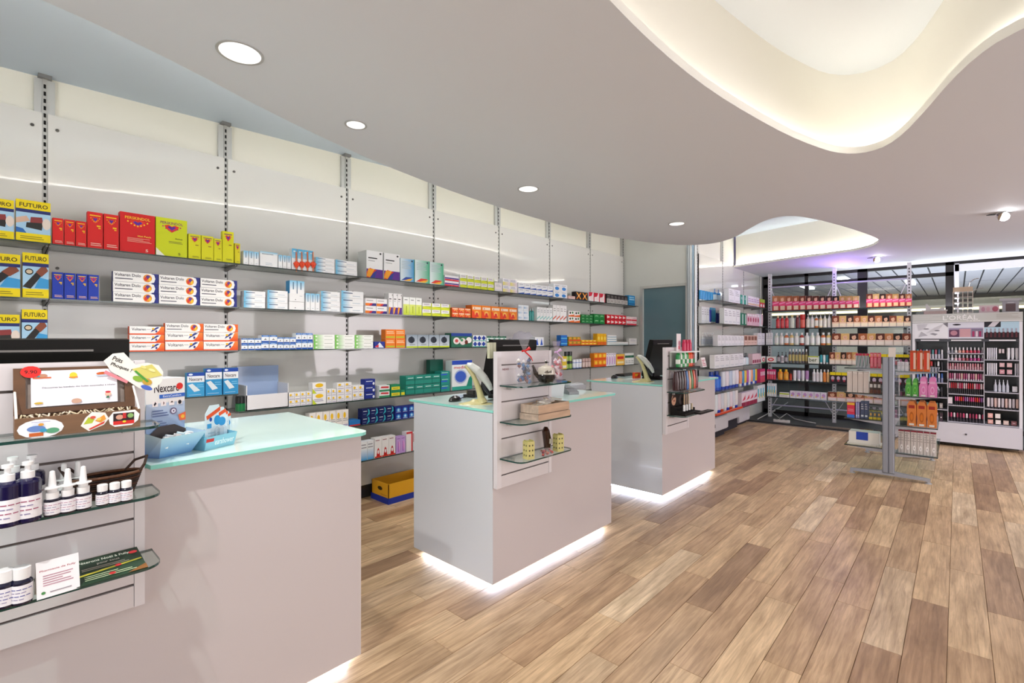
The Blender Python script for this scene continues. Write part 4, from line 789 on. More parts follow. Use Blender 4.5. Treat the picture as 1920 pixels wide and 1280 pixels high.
# ---------------------------------------------------------------- counters
def counter(x0, w, name_):
    o = empty('sales_counter', (x0, 1.96, 0), 0, name_, 'counter', 'white sales counters')
    m = MB(); m.box(0, w, 0, .75, .04, 1.02, 'c8c0c1', 'laminate', side='cfd2d7'); m.build('body', o)  # white laminate: pinkish light on the front, cooler light on the sides, in the colours
    m = MB(); m.box(-.004, -.0005, 0, .75, .04, 1.02, 'd0d4da', 'laminate'); m.build('side_panel', o)  # paler cool tone imitates the brighter light on the left face
    m = MB(); m.box(.09, w - .09, .09, .66, 0, .04, '9aa0a8', 'metal'); m.build('plinth', o)
    m = MB(); m.box(.045, w - .045, .045, .053, .012, .036, 'dde8ff', 'emit14'); m.box(.045, .053, .053, .70, .012, .036, 'dde8ff', 'emit14'); m.box(w - .053, w - .045, .053, .70, .012, .036, 'dde8ff', 'emit14'); m.build('light_strip', o)
    return o
NM = ['nearest white sales counter, cut by the left frame edge', 'middle white sales counter with teapot display', 'furthest white sales counter with black cosmetics display']
cx = [-.15, 1.975, 4.14]
for i, x0 in enumerate(cx):
    o = counter(x0, 1.29, NM[i])
    g = MB(); xs_ = .51; xe = 1.31; rc = .05
    p = [(0, .0), (xs_, .0), (xs_ + .005, -.045), (xe - rc, -.045)] + [(xe - rc + rc * math.sin(a), -.045 + rc - rc * math.cos(a)) for a in [k * PI / 12 for k in range(1, 7)]] + [(xe, .81), (0, .81)]
    g.prism(p, 1.022, 1.036, 'd6efe9', 'topglass', side='8fe0d2', sidem='edge'); g.build('glass_top', o)
    # slatted display board
    t_ = empty('slat_board', (x0, 1.957, .592), 0, ['slatted white display board on nearest counter', 'slatted white display board on middle counter', 'slatted white display board on furthest counter'][i], 'display board', 'slatted boards on the counters')
    m = MB(); hz = [.663, .873, 1.085, 1.297]; zb, ztp = .592, 1.375; ys, ye = -.03, 0
    zz = [zb] + [z for h_ in hz for z in (h_ - .004, h_ + .004)] + [ztp]
    m.box(0, .035, ys, ye, 0, ztp - zb, 'dcd7da', 'laminate'); m.box(.475, .502, ys, ye, 0, ztp - zb, 'dcd7da', 'laminate'); m.box(.035, .475, ys + .012, ye, 0, ztp - zb, '5a504c', 'metal'); m.build('frame', t_)
    for k in range(0, len(zz), 2):
        q = MB(); q.box(.036, .474, ys + .002, ys + .0118, zz[k] - zb, zz[k + 1] - zb, 'd6cfd1', 'laminate'); q.build('slat', t_)
    for k, z in enumerate((1.183, .975, .765)):
        s_ = empty('display_shelf', (x0 + .02, 1.9255, z), 0, '%s glass shelf with rounded corners on %s counter board' % (('upper', 'middle', 'lower')[k], ('nearest', 'middle', 'furthest')[i]), 'shelf', 'rounded glass shelves on the counter boards')
        inst('glass_pane', glass_shelf(.50, .165 if i else .155, .05), (0, 0, 0), 0, s_)
        for xx in (.06, .42):
            q = MB(); q.box(xx, xx + .03, -.035, 0, -.03, -.0085, 'b0aaa8', 'metal'); q.build('bracket', s_)

def loc_on(px, py, z): x, y = at(px, py, z); return (x, y, z)
# till monitors, scanners
for i, (x0, where) in enumerate(((-.14, 'on the nearest counter behind the open wooden box'), (2.24, 'on the middle counter behind the teapot'), (4.49, 'on the furthest counter'))):
    o = empty('till_monitor', (x0, 2.22, 1.036), 0, 'black till monitor seen from behind ' + where, 'monitor', 'black till monitors')
    w_ = .44 if i else .50
    m = MB(); m.prism([(0, .405), (.04, .41), (.13, .05), (.11, .03), (.08, .04), (.0, .36)], 0, w_, '0d0b09', 'black', 'x'); m.build('housing', o)
    m = MB(); m.prism([(.0405, .40), (.05, .402), (.136, .06), (.130, .055)], .012, w_ - .012, '0c1014', 'gloss', 'x'); m.build('screen', o)
    m = MB(); m.prism([(-.005, 0), (.2, 0), (.2, .02), (.13, .03), (.09, .1), (.06, .1), (.07, .03), (-.005, .02)], w_ / 2 - .07, w_ / 2 + .07, '12100e', 'black', 'x'); m.build('stand', o)
    m = MB(); m.box(w_ * .2, w_ * .8, -.003, .001, .365, .372, '6a6662', 'plastic'); m.build('vent_line', o)
def scanner(px, py, where, flip=1):
    x, y, z = loc_on(px, py, 1.036)
    o = empty('barcode_scanner', (x, y, z), -.82, 'barcode scanner resting in cream stand ' + where, 'scanner', 'barcode scanners on the counters'); k = .00053
    P = lambda a, b_: ((a - 480) * k, 0, (870 - b_) * k)
    m = MB(); m.tube([P(560, 855), P(545, 800), P(525, 720), P(490, 620), P(450, 530), P(395, 455), P(355, 410)], [.034, .024, .020, .017, .014, .012, .009], 10, 'cfc690', 'plastic', sy=1.3)
    m.lathe([(.11, 0), (.105, .004), (.04, .016), (.02, .03)], 20, .0, 0, col='cfc690', sy=.5); m.build('stand', o)
    m = MB(); m.tube([P(375, 395), P(420, 410), P(500, 470), P(580, 560), P(640, 650), P(665, 705)], [.011, .021, .027, .025, .02, .012], 12, 'd9dcd6', 'plastic', sx=1.2)
    m.tube([P(560, 620), P(600, 690), P(650, 760)], [.012, .014, .01], 8, '22242c', 'plastic'); m.build('handset', o)
scanner(892, 757, 'on the middle counter'); scanner(1206, 715.5, 'on the furthest counter')
def mouse(px, py, label):
    x, y, z = loc_on(px, py, 1.036); m = MB()
    m.lathe([(.052, 0), (.055, .008), (.045, .025), (.02, .036), (.001, .038)], 14, col='15120f', sy=.6); m.tube([(.04, 0, .01), (.09, .02, .006), (.14, .05, .006), (.19, .04, .006)], .003, 5, '141210', 'plastic'); return m.build('computer_mouse', None, (x, y, z), .2, label, 'mouse')
mouse(853, 752, 'black mouse at the left edge of the middle counter'); mouse(1152, 709, 'black mouse on the left of the furthest counter')
x, y, z = loc_on(890, 744, 1.036)
m = MB(); m.box(-.06, .06, -.05, .05, 0, .02, '1a1816', 'plastic', bev=.01); m.box(-.045, .045, -.04, .03, .02, .05, '2a2624', 'gloss', bev=.01); m.build('card_reader', None, (x, y + .02, z), .3, 'black card reader behind the cream scanner stand', 'card reader')
x, y, z = loc_on(1180, 704, 1.036)
m = MB(); m.box(-.17, .17, -.06, .06, 0, .02, '1a1716', 'plastic', bev=.008)
for a in range(12):
    for b_ in range(4): m.box(-.16 + a * .027, -.14 + a * .027, -.05 + b_ * .026, -.03 + b_ * .026, .02, .024, '2c2826', 'plastic')
m.build('keyboard', None, (x, y + .03, z), 0, 'black keyboard on the furthest counter', 'keyboard')
x, y, z = loc_on(1200, 709, 1.036); m = MB(); m.box(-.04, .04, -.02, .02, 0, .06, 'd8481c', 'card'); m.draw([('r', 0, .4, .5, .8, 'f0b020'), ('e', .6, .4, .2, .2, 'c8201c')], (-.04, -.02, 0), (.08, 0, 0), (0, 0, .06)); m.build('sweet_box', None, (x, y + .04, z), -.3, 'small red and yellow box beside furthest scanner', 'box')
# payment terminals and document on the middle counter
x, y, z = loc_on(1070, 738, 1.036); m = MB(); m.prism([(-.06, 0), (.07, 0), (.07, .045), (.0, .04), (-.06, .018)], -.04, .04, '77787c', 'plastic', 'x'); m.box(-.03, .03, .02, .06, .045, .05, 'a9b0b4', 'gloss')
m.build('card_terminal', None, (x, y, z), -.5, 'grey card terminal right of the middle board', 'card terminal')
x, y, z = loc_on(1087, 731, 1.036); m = MB(); m.box(-.1, .1, -.06, .06, 0, .035, '8d9094', 'plastic', bev=.012); m.box(-.08, .08, -.05, .03, .035, .045, 'b8bcc0', 'plastic', bev=.01)
m.build('desk_telephone', None, (x + .05, y + .1, z), -.2, 'pale grey desk telephone at the back of middle counter', 'telephone')
x, y, z = loc_on(1048, 744, 1.036); m = MB(); m.prism([(0, 0), (.012, 0), (-.02, .1), (-.03, .1)], -.05, .05, 'd6d4d8', 'card', 'x'); m.build('leaflet_holder', None, (x, y + .02, z), -.6, 'tilted grey leaflet holder beside the card terminal', 'holder')
# pale device hanging on the side of the middle monitor
m = MB(); m.box(-.03, .03, -.025, .0, 0, .10, 'c9c8a8', 'plastic', bev=.006); m.box(-.0, .003, -.027, -.025, 0, .10, '9a9a80', 'plastic'); m.tube([(.03, 0, .01), (.06, -.01, -.03), (.1, 0, -.06)], .002, 5, 'b8b8b0', 'plastic')
m.build('credit_card_swiper', None, (2.185, 2.19, 1.325), -.2, 'cream card swiper fixed to the left side of middle monitor', 'card reader')

# nearest counter: dispenser and blister tray
x, y = .395, 2.0
o = empty('plaster_dispenser', (x, y, 1.0362), .38, 'white and blue cardboard plaster dispenser on the nearest counter', 'dispenser')
w_, d_, h_ = .135, .09, .268
m = MB(); m.box(0, w_, .05, .05 + d_, 0, h_, 'ecebe9', 'card', side='e6e7ea')
m.draw([('v', 0, .12, 1, .68, '6f97c8', 'b9c8de'), ('t', 'Nexcare', .2, .82, .84, .93, '33242c'), ('e', .86, .885, .09, .045, 'd82a22'), ('r', .33, .74, 1, .79, '2e66c4'), ('t', 'ExtraComfort', .42, .752, .9, .78, 'dfe8f6'),
        ('r', .15, .64, .29, .71, 'f4ecec'), ('r', .36, .64, .5, .71, 'f4ecec'), ('r', .57, .64, .71, .71, 'f4ecec'), ('r', .78, .64, .92, .71, 'f4ecec'), ('p', [(.2, .65), (.25, .68), (.22, .705), (.18, .67)], '2a2228'), ('p', [(.42, .65), (.45, .68), (.42, .7)], '5a2a28'), ('p', [(.6, .675), (.68, .675), (.64, .7)], '3a2a2a'), ('e', .85, .67, .045, .028, '1a1418'),
        ('e', .68, .56, .09, .045, '6a5a7a'), ('e', .68, .56, .06, .03, 'd8d8e8'), ('e', .68, .56, .02, .01, '5a2a4a'), ('l', 3, .14, .5, .55, .6, '5a6a9a'), ('l', 3, .14, .37, .52, .46, '6a7aa4'), ('p', [(.8, .5), (1, .53), (1, .42), (.84, .42)], 'e86a3a'), ('e', .92, .47, .05, .025, 'f4c040'), ('p', [(0, 0), (0, .26), (.3, .38), (.7, .38), (1, .3), (1, 0)], '4a4240')], (0, .05, 0), (w_, 0, 0), (0, 0, h_))  # last dark polygon paints the shade inside the opening above the chute
m.draw([('v', 0, 0, 1, .6, '4a70c8', 'c0cce0'), ('r', 0, .74, .7, .79, '2e66c4'), ('e', .4, .66, .2, .035, '2a2228')], (0, .05 + d_, 0), (0, -d_, 0), (0, 0, h_))
m.build('box_body', o)
m = MB(); A = [(0, .05, 0), (w_, .05, 0), (w_ - .012, .0, 0), (.012, .0, 0)]; B = [(-.004, .05, .085), (w_ + .004, .05, .085), (w_ + .014, -.045, .075), (-.01, -.045, .075)]
m.face([A[3], A[2], B[2], B[3]], '7fb8dc', cols=['6a9fd4', '6a9fd4', 'b8dcec', 'b8dcec']); m.face([A[0], A[3], B[3], B[0]], 'b8cce4', cols=['6f94d0', '6f94d0', 'd8e4ee', 'd8e4ee']); m.face([A[2], A[1], B[1], B[2]], 'a8c8e0')
m.face([B[3], B[2], (B[2][0] - .004, -.041, .07), (B[3][0] + .004, -.041, .07)], 'f0f0f0'); m.face(A[::-1], '8ab'+'4d8')
m.face([(.013, .002, .003), (w_ - .013, .002, .003), (B[2][0] - .004, -.042, .073), (B[3][0] + .004, -.042, .073)][::-1], 'dfe2e4')
m.build('chute', o)
for k in range(9):
    q = MB(); q.box(-.011, .011, -.005, .005, -.005, .032, ('f2f0ee', 'dfe9f0', 'c8e4f0')[k % 3], 'card'); e = q.build('plaster_roll', None, (x + .017 + .0115 * k - .37 * .012 * (k % 3 - 1), y + .002 + .0045 * k + .012 * (k % 3 - 1), 1.078 + .005 * (k % 2)), .38 + .3 * R.uniform(-1, 1), 'small wrapped plaster in the dispenser chute' + oc(k, 9), 'plaster', 'wrapped plasters in the dispenser'); e.rotation_euler = (R.uniform(-.3, .3), R.uniform(-.4, .4), R.uniform(0, .7))
x, y = .545, 2.02
m = MB(); w_, d_ = .125, .09
m.face([(0, 0, 0), (w_, 0, 0), (w_ + .004, -.012, .05), (0, -.012, .05)], '8cc8dc'); m.face([(w_, 0, 0), (w_, d_, 0), (w_, d_, .06), (w_ + .004, -.012, .05)], '7ab8d0'); m.face([(0, d_, 0), (0, 0, 0), (0, -.012, .05), (0, d_, .06)], '7ab8d0'); m.face([(0, d_, 0), (w_, d_, 0), (w_, d_, .06), (0, d_, .06)], '7ab8d0'); m.face([(0, 0, .001), (0, d_, .001), (w_, d_, .001), (w_, 0, .001)], 'a8d4e0')
m.draw([('t', 'earshower', .3, .3, .95, .75, 'e8f8fc'), ('r', .0, .6, .25, .85, 'c83030')], (0, 0, 0), (w_, 0, 0), (0, -.012, .05))
m.build('display_tray', None, (x, y, 1.0362), .42, 'light blue lettered cardboard tray on the nearest counter', 'tray')
for k in range(4):
    q = MB(); h_ = .155 - .012 * k
    q.prism([(0, 0), (.075, 0), (.075, h_ * .7), (.06, h_), (.02, h_), (0, h_ * .8)], 0, .002, 'd8ecf4', 'card', 'y')
    q.draw([('p', [(.05, .75), (.9, .95), (.95, .86), (.1, .66)], 'e0562a'), ('e', .7, .62, .2, .12, '2a98d8'), ('r', .1, .45, .35, .56, '3aa0d8'), ('l', 2, .15, .2, .6, .38, 'a8c8d4'), ('e', .3, .66, .08, .05, '1c4aa8')], (0, 0, 0), (.075, 0, 0), (0, 0, h_))
    q.lathe([(.02, 0), (.02, .045), (.008, .055)], 10, .035, -.009, m='clear', z=.02, col='f0f4f6', sy=.4)
    q.build('blister_pack', None, (x + .012 + .016 * k, y + .035 + .014 * k, 1.04), .42 + R.uniform(-.1, .1), 'ear care blister pack in light blue tray' + ('', ', second from front', ', third from front', ', rearmost')[k] if k else 'ear care blister pack in light blue tray, frontmost', 'blister pack', 'ear care blister packs in the tray')
# bottles on nearest counter shelves
def pbottle(px, py, z, r, h, kind, body, cap, lab, label, grp, name='glass_bottle'):
    a, b_ = at(px, py, z); dirv = Vector((a, b_)).normalized(); a += dirv.x * r; b_ += dirv.y * r
    b_ = min(b_, 1.905 - r)
    o = empty(name, (a, b_, z + .0005), 0, label, 'bottle', grp)
    if kind == 'big': pb, pc = [(r * .95, 0), (r, .004), (r, .66 * h), (r * .9, .7 * h), (r * .5, .73 * h)], [(r * .52, .73 * h), (r * .52, .84 * h), (r * .25, .85 * h), (r * .22, .94 * h), (r * .42, .945 * h), (r * .42, h)]
    elif kind == 'nasal': pb, pc = [(r * .95, 0), (r, .003), (r, .36 * h), (r * .8, .38 * h)], [(r * .78, .38 * h), (r * .8, .52 * h), (r * .6, .53 * h), (r * .6, .6 * h), (r * 1.05, .61 * h), (r * 1.05, .63 * h), (r * .5, .64 * h), (r * .32, .98 * h), (r * .15, h)]
    else: pb, pc = [(r * .95, 0), (r, .003), (r, .6 * h), (r * .75, .68 * h)], [(r * .82, .68 * h), (r * .84, .98 * h), (r * .7, h)]
    m = MB(); m.lathe(pb, 16, col=body, m='gloss'); m.build('flask', o)
    m = MB(); m.lathe(pc, 16, col=cap, m='plastic'); m.build('cap', o)
    hb = pb[2][1]
    m = MB(); k = 16; l0, l1 = .12 * hb, (.68 if kind == 'big' else .9) * hb
    m.lathe([(r + .0006, l0), (r + .0006, l1)], 16, col='f0eef2', m='card')
    for j in range(4):
        zz_ = l0 + (l1 - l0) * (.18 + .19 * j)
        for a_ in range(3 + j % 2):
            an = -2.9 + a_ * .52 + .1 * j; m.idx([((r + .0009) * math.cos(q), (r + .0009) * math.sin(q), zz_ + dz * (l1 - l0) * .045) for dz in (0, 1) for q in (an, an + .22, an + .42)], [(0, 1, 4, 3), (1, 2, 5, 4)], lab if j % 2 else '8a80a8', 'card')
    m.build('paper_label', o)
g1 = 'dark blue spray bottles on the nearest board'
for px, py, l in ((14, 990, 'front left'), (52, 981, 'front right'), (24, 968, 'back left'), (60, 962, 'back right')): pbottle(px, py, .975, .0265, .152, 'big', '17123e', 'f4f4f4', 'a04a6a', 'dark blue spray bottle with white pump on nearest board, ' + l, g1)
for px, py, l in ((98, 969, 'front left'), (127, 963, 'front middle'), (156, 957, 'front right'), (120, 950, 'back left'), (146, 944, 'back right')): pbottle(px, py, .975, .0175, .118, 'nasal', '1a1a2c', 'f4f4f4', 'b87a98', 'white nasal spray bottle on nearest board, ' + l, 'nasal spray bottles on the nearest board')
for px, py, l in ((192, 949, 'left'), (215, 945, 'middle'), (237, 941, 'right')): pbottle(px, py, .975, .0145, .058, 'small', '1a1a2c', 'f4f4f4', 'b87a98', 'short white capped bottle before the basket, ' + l, 'short bottles before the basket')
for px, py, l in ((9, 1142, 'left'), (41, 1135, 'right')): pbottle(px, py, .765, .021, .093, 'small', '141430', 'f2f2f2', '4a4a9a', 'dark blue bottle on lower shelf of nearest board, ' + l, 'bottles on the lower shelf of the nearest board')
a, b_ = at(8, 812, 1.183); o = empty('blue_jar', (a, b_ + .03, 1.1835), 0, 'blue jar with white lid left of the open wooden box', 'jar')
m = MB(); m.lathe([(.028, 0), (.03, .005), (.03, .05), (.028, .054)], 16, col='1c3f9c', m='gloss'); m.build('body', o); m = MB(); m.lathe([(.028, .054), (.029, .055), (.029, .078), (.027, .08)], 16, col='f2f2f2'); m.build('lid', o)
m = MB(); m.lathe([(.0305, .01), (.0305, .045)], 16, col='2a5ac0', m='card'); m.build('paper_label', o)
# basket
bx, by = .245, 1.86
o = empty('wicker_basket', (bx, by, .9755), 0, 'dark wicker basket with two handles on nearest board shelf', 'basket')
m = MB()
for k in range(9):
    z = .005 + k * .0065; rx = .066 + .0022 * k
    pts = [(rx * math.cos(a_ * PI / 12), .038 * (.8 + .03 * k) * math.sin(a_ * PI / 12), z + .001 * ((a_ + k) % 2)) for a_ in range(25)]
    m.tube(pts, .0038, 5, ('3c1f12', '5a3320', '2c160e')[k % 3], 'wicker', caps=False)
m.lathe([(.001, .002), (.064, .002)], 16, col='2c160e', m='wicker', sy=.5); m.build('bowl', o)
m = MB(); m.tube([((.085) * math.cos(a_ * PI / 12), .040 * math.sin(a_ * PI / 12), .065) for a_ in range(25)], .0048, 6, '7a4a2a', 'wicker', caps=False); m.build('rim', o)
for sg in (-1, 1):
    m = MB(); m.tube([(sg * .05, .03, .063), (sg * .075, .03, .092), (sg * .1, .0, .105), (sg * .09, -.02, .085), (sg * .078, -.018, .065)], .004, 6, '4a2a18', 'wicker'); m.build('handle', o)
# cards on lower shelf
m = MB(); m.face([(0, 0, 0), (.085, 0, 0), (.085, .022, .09), (0, .022, .09)], 'f2f0f2'); m.face([(0, .044, 0), (0, .022, .09), (.085, .022, .09), (.085, .044, 0)], 'e4e2e4'); m.draw([('t', 'Pharmacie de Fully', .08, .7, .92, .76, 'b0485a'), ('l', 5, .15, .3, .85, .62, 'b88898'), ('e', .15, .14, .05, .04, '4a8a4a'), ('l', 1, .3, .1, .8, .16, '9a9098')], (0, 0, 0), (.085, 0, 0), (0, .022, .09))
a, b_ = at(69, 1126, .765); m.build('tent_card', None, (a, b_, .7655), .06, 'white folded tent card beside the green flyer', 'card')
m = MB(); w_, d_ = .158, .16; m.box(0, w_, 0, d_, 0, .002, '24402c', 'card', side='24402c')
m.draw([('t', 'Fêterons Noël à Fully', .1, .78, .85, .9, 'f0ece0'), ('t', 'pour tous', .35, .64, .68, .73, 'e8e4d8'), ('l', 2, .12, .48, .8, .6, 'c8c0b0'), ('p', [(.02, .3), (.98, .44), (.98, .5), (.02, .36)], 'c8c040'), ('e', .9, .8, .07, .06, 'd8343a'), ('e', .62, .42, .05, .05, 'd8343a'), ('l', 3, .12, .08, .85, .28, 'b8c8a0'), ('e', .5, .15, .05, .05, 'c83030'), ('p', [(.7, 0), (1, 0), (1, .2)], '8a5a2a')], (0, 0, .002), (w_, 0, 0), (0, d_, 0))
a, b_ = .172, 1.762; e = m.build('flyer', None, (a, b_, .7665), .0, 'dark green glossy event flyer lying on the lower shelf', 'flyer'); e.rotation_euler = (.10, 0, 0)
# open wooden box with print stickers
ox, oy, oz = .055, 1.795, 1.1835
o = empty('wooden_box', (ox, oy, oz), .0, 'open rustic wooden box with stickers and paper sheet in lid', 'box'); w_, d_ = .262, .085
m = MB()
for a_, b2, c_, e_ in ((0, w_, 0, .006), (0, w_, d_ - .006, d_), (0, .006, .006, d_ - .006), (w_ - .006, w_, .006, d_ - .006)): m.box(a_, b2, c_, e_, 0, .052, '8a6546', 'wood')
m.box(.004, w_ - .004, .004, d_ - .004, 0, .006, '5a4028', 'wood'); m.build('tray', o)
m = MB(); L0 = Vector((-.0, d_ + .001, .052)); V = Vector((0, .022, .125)); U = Vector((w_, 0, 0)); 
def lb(mb, u0, v0, u1, v1, c, k='wood', dd=.012):
    N = Vector((0, -.98, .17)) * dd; q = [L0 + U * u0 + V * v0, L0 + U * u1 + V * v0, L0 + U * u1 + V * v1, L0 + U * u0 + V * v1]; v = [p + N for p in q] + q
    mb.idx(v, [(0, 1, 2, 3), (7, 6, 5, 4), (0, 4, 5, 1), (1, 5, 6, 2), (2, 6, 7, 3), (3, 7, 4, 0)], c, k)
for a_ in ((0, 0, 1, .12), (0, .9, 1, 1), (0, .12, .09, .9), (.91, .12, 1, .9)): lb(m, *a_, '6e4a2e')
m.build('lid_frame', o)
m = MB(); lb(m, .09, .12, .91, .9, 'a09288', dd=.002); m.build('lid_board', o)
m = MB(); lb(m, .13, .14, .84, .93, 'eeeaf2', 'card', .0145)
N = Vector((0, -.98, .17)) * .0148
m.draw([('t', 'Découvrez les bienfaits des huiles essentielles à inhaler', .12, .5, .98, .54, '4a4654'), ('p', [(.02, .78), (.22, .78), (.22, .82), (.02, .82)], 'c8643a'), ('e', .13, .86, .05, .05, 'b8846a'), ('p', [(.06, .82), (.08, .9), (.1, .82)], '3a8a9a'), ('e', .47, .84, .045, .09, 'e8c83a'), ('r', .42, .77, .52, .8, 'e87a2a'), ('e', .83, .86, .09, .05, 'c8602a'), ('p', [(.72, .82), (.94, .84), (.9, .79), (.76, .78)], 'b8ccdc'), ('e', .08, .1, .05, .03, 'c8a83a'), ('e', .5, .1, .06, .07, 'c8a08a'), ('e', .88, .24, .04, .06, 'e8b8a0'), ('e', .88, .3, .035, .03, 'c82a3a'), ('p', [(.85, .12), (.9, .12), (.88, .2)], '2a6a4a')],
       L0 + U * .13 + V * .14 + N, U * .71, V * .79)
m.build('paper_sheet', o)
m = MB(); N = Vector((0, -.98, .17)) * .016; m.draw([('e', .5, .5, .5, .5, 'e02a26'), ('t', '9.90', .2, .35, .8, .65, '3a1414')], L0 + U * .05 + V * .78 + N, U * .16, V * .26); m.build('price_sticker', o)
def sticker(nm, u, v, w2, h2, ops, rot=0):
    q = MB(); c_, s_ = math.cos(rot), math.sin(rot); q.draw(ops, (u, -.0004, v), (w2 * c_, 0, w2 * s_), (-h2 * s_, 0, h2 * c_)); q.build(nm, o)
sticker('sticker', .004, -.004, .09, .052, [('e', .5, .5, .5, .48, 'f2f2f4'), ('e', .45, .62, .15, .2, 'dfe8f4'), ('e', .4, .5, .2, .16, '6a8ac8'), ('r', .25, .12, .55, .3, 'c8622a'), ('e', .75, .35, .15, .14, '5aa07a'), ('e', .5, .7, .06, .07, 'e0a040'), ('e', .55, .4, .08, .1, '3a9ac0'), ('l', 1, .3, .82, .7, .86, '6a6ac0')])
sticker('sticker', .13, .0, .062, .052, [('p', [(.0, .35), (.2, .75), (.45, 1), (.9, .85), (1, .5), (.8, .2), (.25, 0)], 'f4f0ea'), ('p', [(.1, .4), (.3, .75), (.5, .6), (.4, .4)], 'b8c83a'), ('p', [(.5, .5), (.85, .75), (.9, .5), (.7, .35)], 'e8a040'), ('p', [(.25, .12), (.85, .4), (.8, .28), (.3, .06)], 'd83c2a'), ('e', .45, .7, .1, .08, 'd85a4a'), ('e', .65, .55, .08, .08, 'f0d060')], .1)
sticker('sticker', .188, .006, .072, .045, [('p', [(.05, .2), (.0, .6), (.15, .95), (.85, 1), (1, .7), (.95, .3), (.75, .02), (.2, 0)], 'f4f4f4'), ('r', .15, .2, .82, .85, '2a1a1c'), ('r', .15, .12, .82, .35, 'd82a26'), ('e', .35, .6, .12, .16, 'd8a088'), ('e', .7, .65, .1, .15, '8ab46a'), ('r', .45, .5, .56, .85, 'c82a2a'), ('e', .5, .3, .06, .07, 'f0d83a')])
for sx_ in (.003, w_ - .003):
    m = MB(); m.tube([(sx_, .0, .052), (sx_, .03, .075), (sx_, .085, .115)], .0028, 6, 'ece6de', 'matte'); m.build('lid_cord', o)
m = MB()
for k in range(40): m.tube([(.01 + .006 * k, .02 + .03 * R.random(), .045), (.01 + .006 * k + R.uniform(-.02, .02), .03 + .03 * R.random(), .055)], .0022, 5, R.choice(['b8a88c', 'c8b898', 'd8ccb8']), 'matte')
m.build('straw_filling', o, kind='stuff')
# cut-out print fixed on the lid corner
m = MB(); P2 = [(0, .03), (.01, .058), (.032, .072), (.055, .06), (.075, .05), (.1, .068), (.13, .072), (.15, .058), (.16, .03), (.155, .008), (.14, -.01), (.115, -.012), (.07, .0), (.03, .008)]
m.prism(P2, 0, .0015, 'f0efe6', 'card', 'y')
m.draw([('p', [(.1, .1), (.5, .02), (.5, .12), (.1, .22)], 'e08a94'), ('t', "Ptits", .1, .62, .26, .78, '2a2226'), ('t', "Phoques !", .12, .40, .46, .56, '2a2226'), ('p', [(.45, .55), (.7, .95), (.95, .7), (.75, .4)], 'd8d070'), ('e', .62, .3, .09, .1, '8ab43a'), ('e', .78, .3, .08, .12, 'c8a03a'), ('e', .82, .1, .1, .08, '4a6ac8'), ('p', [(.5, .5), (.78, .28), (.8, .34), (.52, .56)], '4a9a3a'), ('e', .75, .75, .06, .05, 'f0e8a0'), ('e', .6, .75, .05, .05, 'e8e08a')], (0, 0, -.012), (.16, 0, 0), (0, 0, .084))
e = m.build('lid_cutout', o, (.175, d_ - .006, .168), 0); e.rotation_euler = (0, .45, 0); e['label'] = 'pale cut-out print with lettering on lid corner'

# middle counter display shelves
Z1, Z2, Z3 = 1.1835, .9755, .7655
def gift_bag(px, py, w_, h_, col, bow, label, inner):
    a, b_ = at(px, py, 1.183); b_ = min(max(b_, 1.80), 1.86)
    o = empty('gift_bag', (a, b_, Z1), -.6, label, 'gift bag'); r = w_ / 2
    m = MB(); m.lathe([(r * .8, 0), (r, .02), (r * 1.02, h_ * .35), (r * .75, h_ * .6), (r * .22, h_ * .72), (r * .15, h_ * .75), (r * .5, h_ * .9), (r * .65, h_)], 12, col=col, m='film', sy=.6); m.build('cellophane', o)
    m = MB(); m.tube([(-r * .3, 0, h_ * .73), (r * .3, 0, h_ * .75)], .006, 6, bow, 'gloss'); m.tube([(0, -.01, h_ * .73), (r * .6, -.012, h_ * .8)], [.003, .012], 6, bow, 'gloss'); m.tube([(0, -.01, h_ * .73), (r * .7, -.02, h_ * .6), (r * .9, -.02, h_ * .52)], [.004, .004, .002], 6, bow, 'gloss'); m.build('ribbon', o)
    m = MB()
    for k in range(34):
        xx, zz_ = R.uniform(-.7, .7) * r, .012 + R.random() * h_ * .48
        m.lathe([(.0005, -.014), (.013, 0), (.0005, .014)], 6, xx, R.uniform(-.3, .3) * r, m='gloss', col=inner[k % len(inner)], z=zz_ + .006)
    m.build('sweets', o, kind='stuff')
gift_bag(983, 722, .10, .265, 'f0f0f4', 'd81e22', 'clear gift bag with red ribbon left of the teapot', ['3a5a8a', '4a4650', 'e8e4e0', '8a4a3a', '5a8ab8'])
gift_bag(1049, 717, .085, .25, 'ecd8ec', 'd8b0dc', 'clear gift bag with lilac ribbon right of the teapot', ['e8d8d8', 'd88a8a', 'f0e8e8', 'c84a4a'])
a, b_ = at(1018, 716, 1.183); o = empty('teapot', (a - .012, 1.84, Z1), -.6, 'two-tone cream and black teapot for one on middle board', 'teapot')
m = MB(); m.lathe([(.025, .0), (.032, .003), (.042, .018), (.043, .034), (.041, .038, '2b2724')], 20, col='25221f', m='gloss'); m.lathe([(.041, .038), (.042, .04), (.040, .058), (.036, .068), (.024, .073)], 20, col='cfc8ba', m='gloss'); m.build('pot', o)
m = MB(); m.lathe([(.024, .073), (.021, .077), (.006, .080), (.004, .088), (.0075, .092), (.005, .1), (.001, .101)], 14, col='cfc8ba', m='gloss'); m.lathe([(.004, .0875), (.008, .092), (.005, .1), (.001, .102)], 10, col='1c1a1c', m='gloss'); m.build('lid', o)
m = MB(); m.tube([(-.036, 0, .03), (-.052, 0, .045), (-.058, 0, .065), (-.066, 0, .08)], [.013, .010, .007, .006], 8, '3a2e28', 'gloss'); m.build('spout', o)
m = MB(); m.tube([(.035, 0, .068), (.055, 0, .075), (.066, 0, .06), (.06, 0, .035), (.04, 0, .02)], .005, 8, 'cfc8ba', 'gloss'); m.build('handle', o)
m = MB()
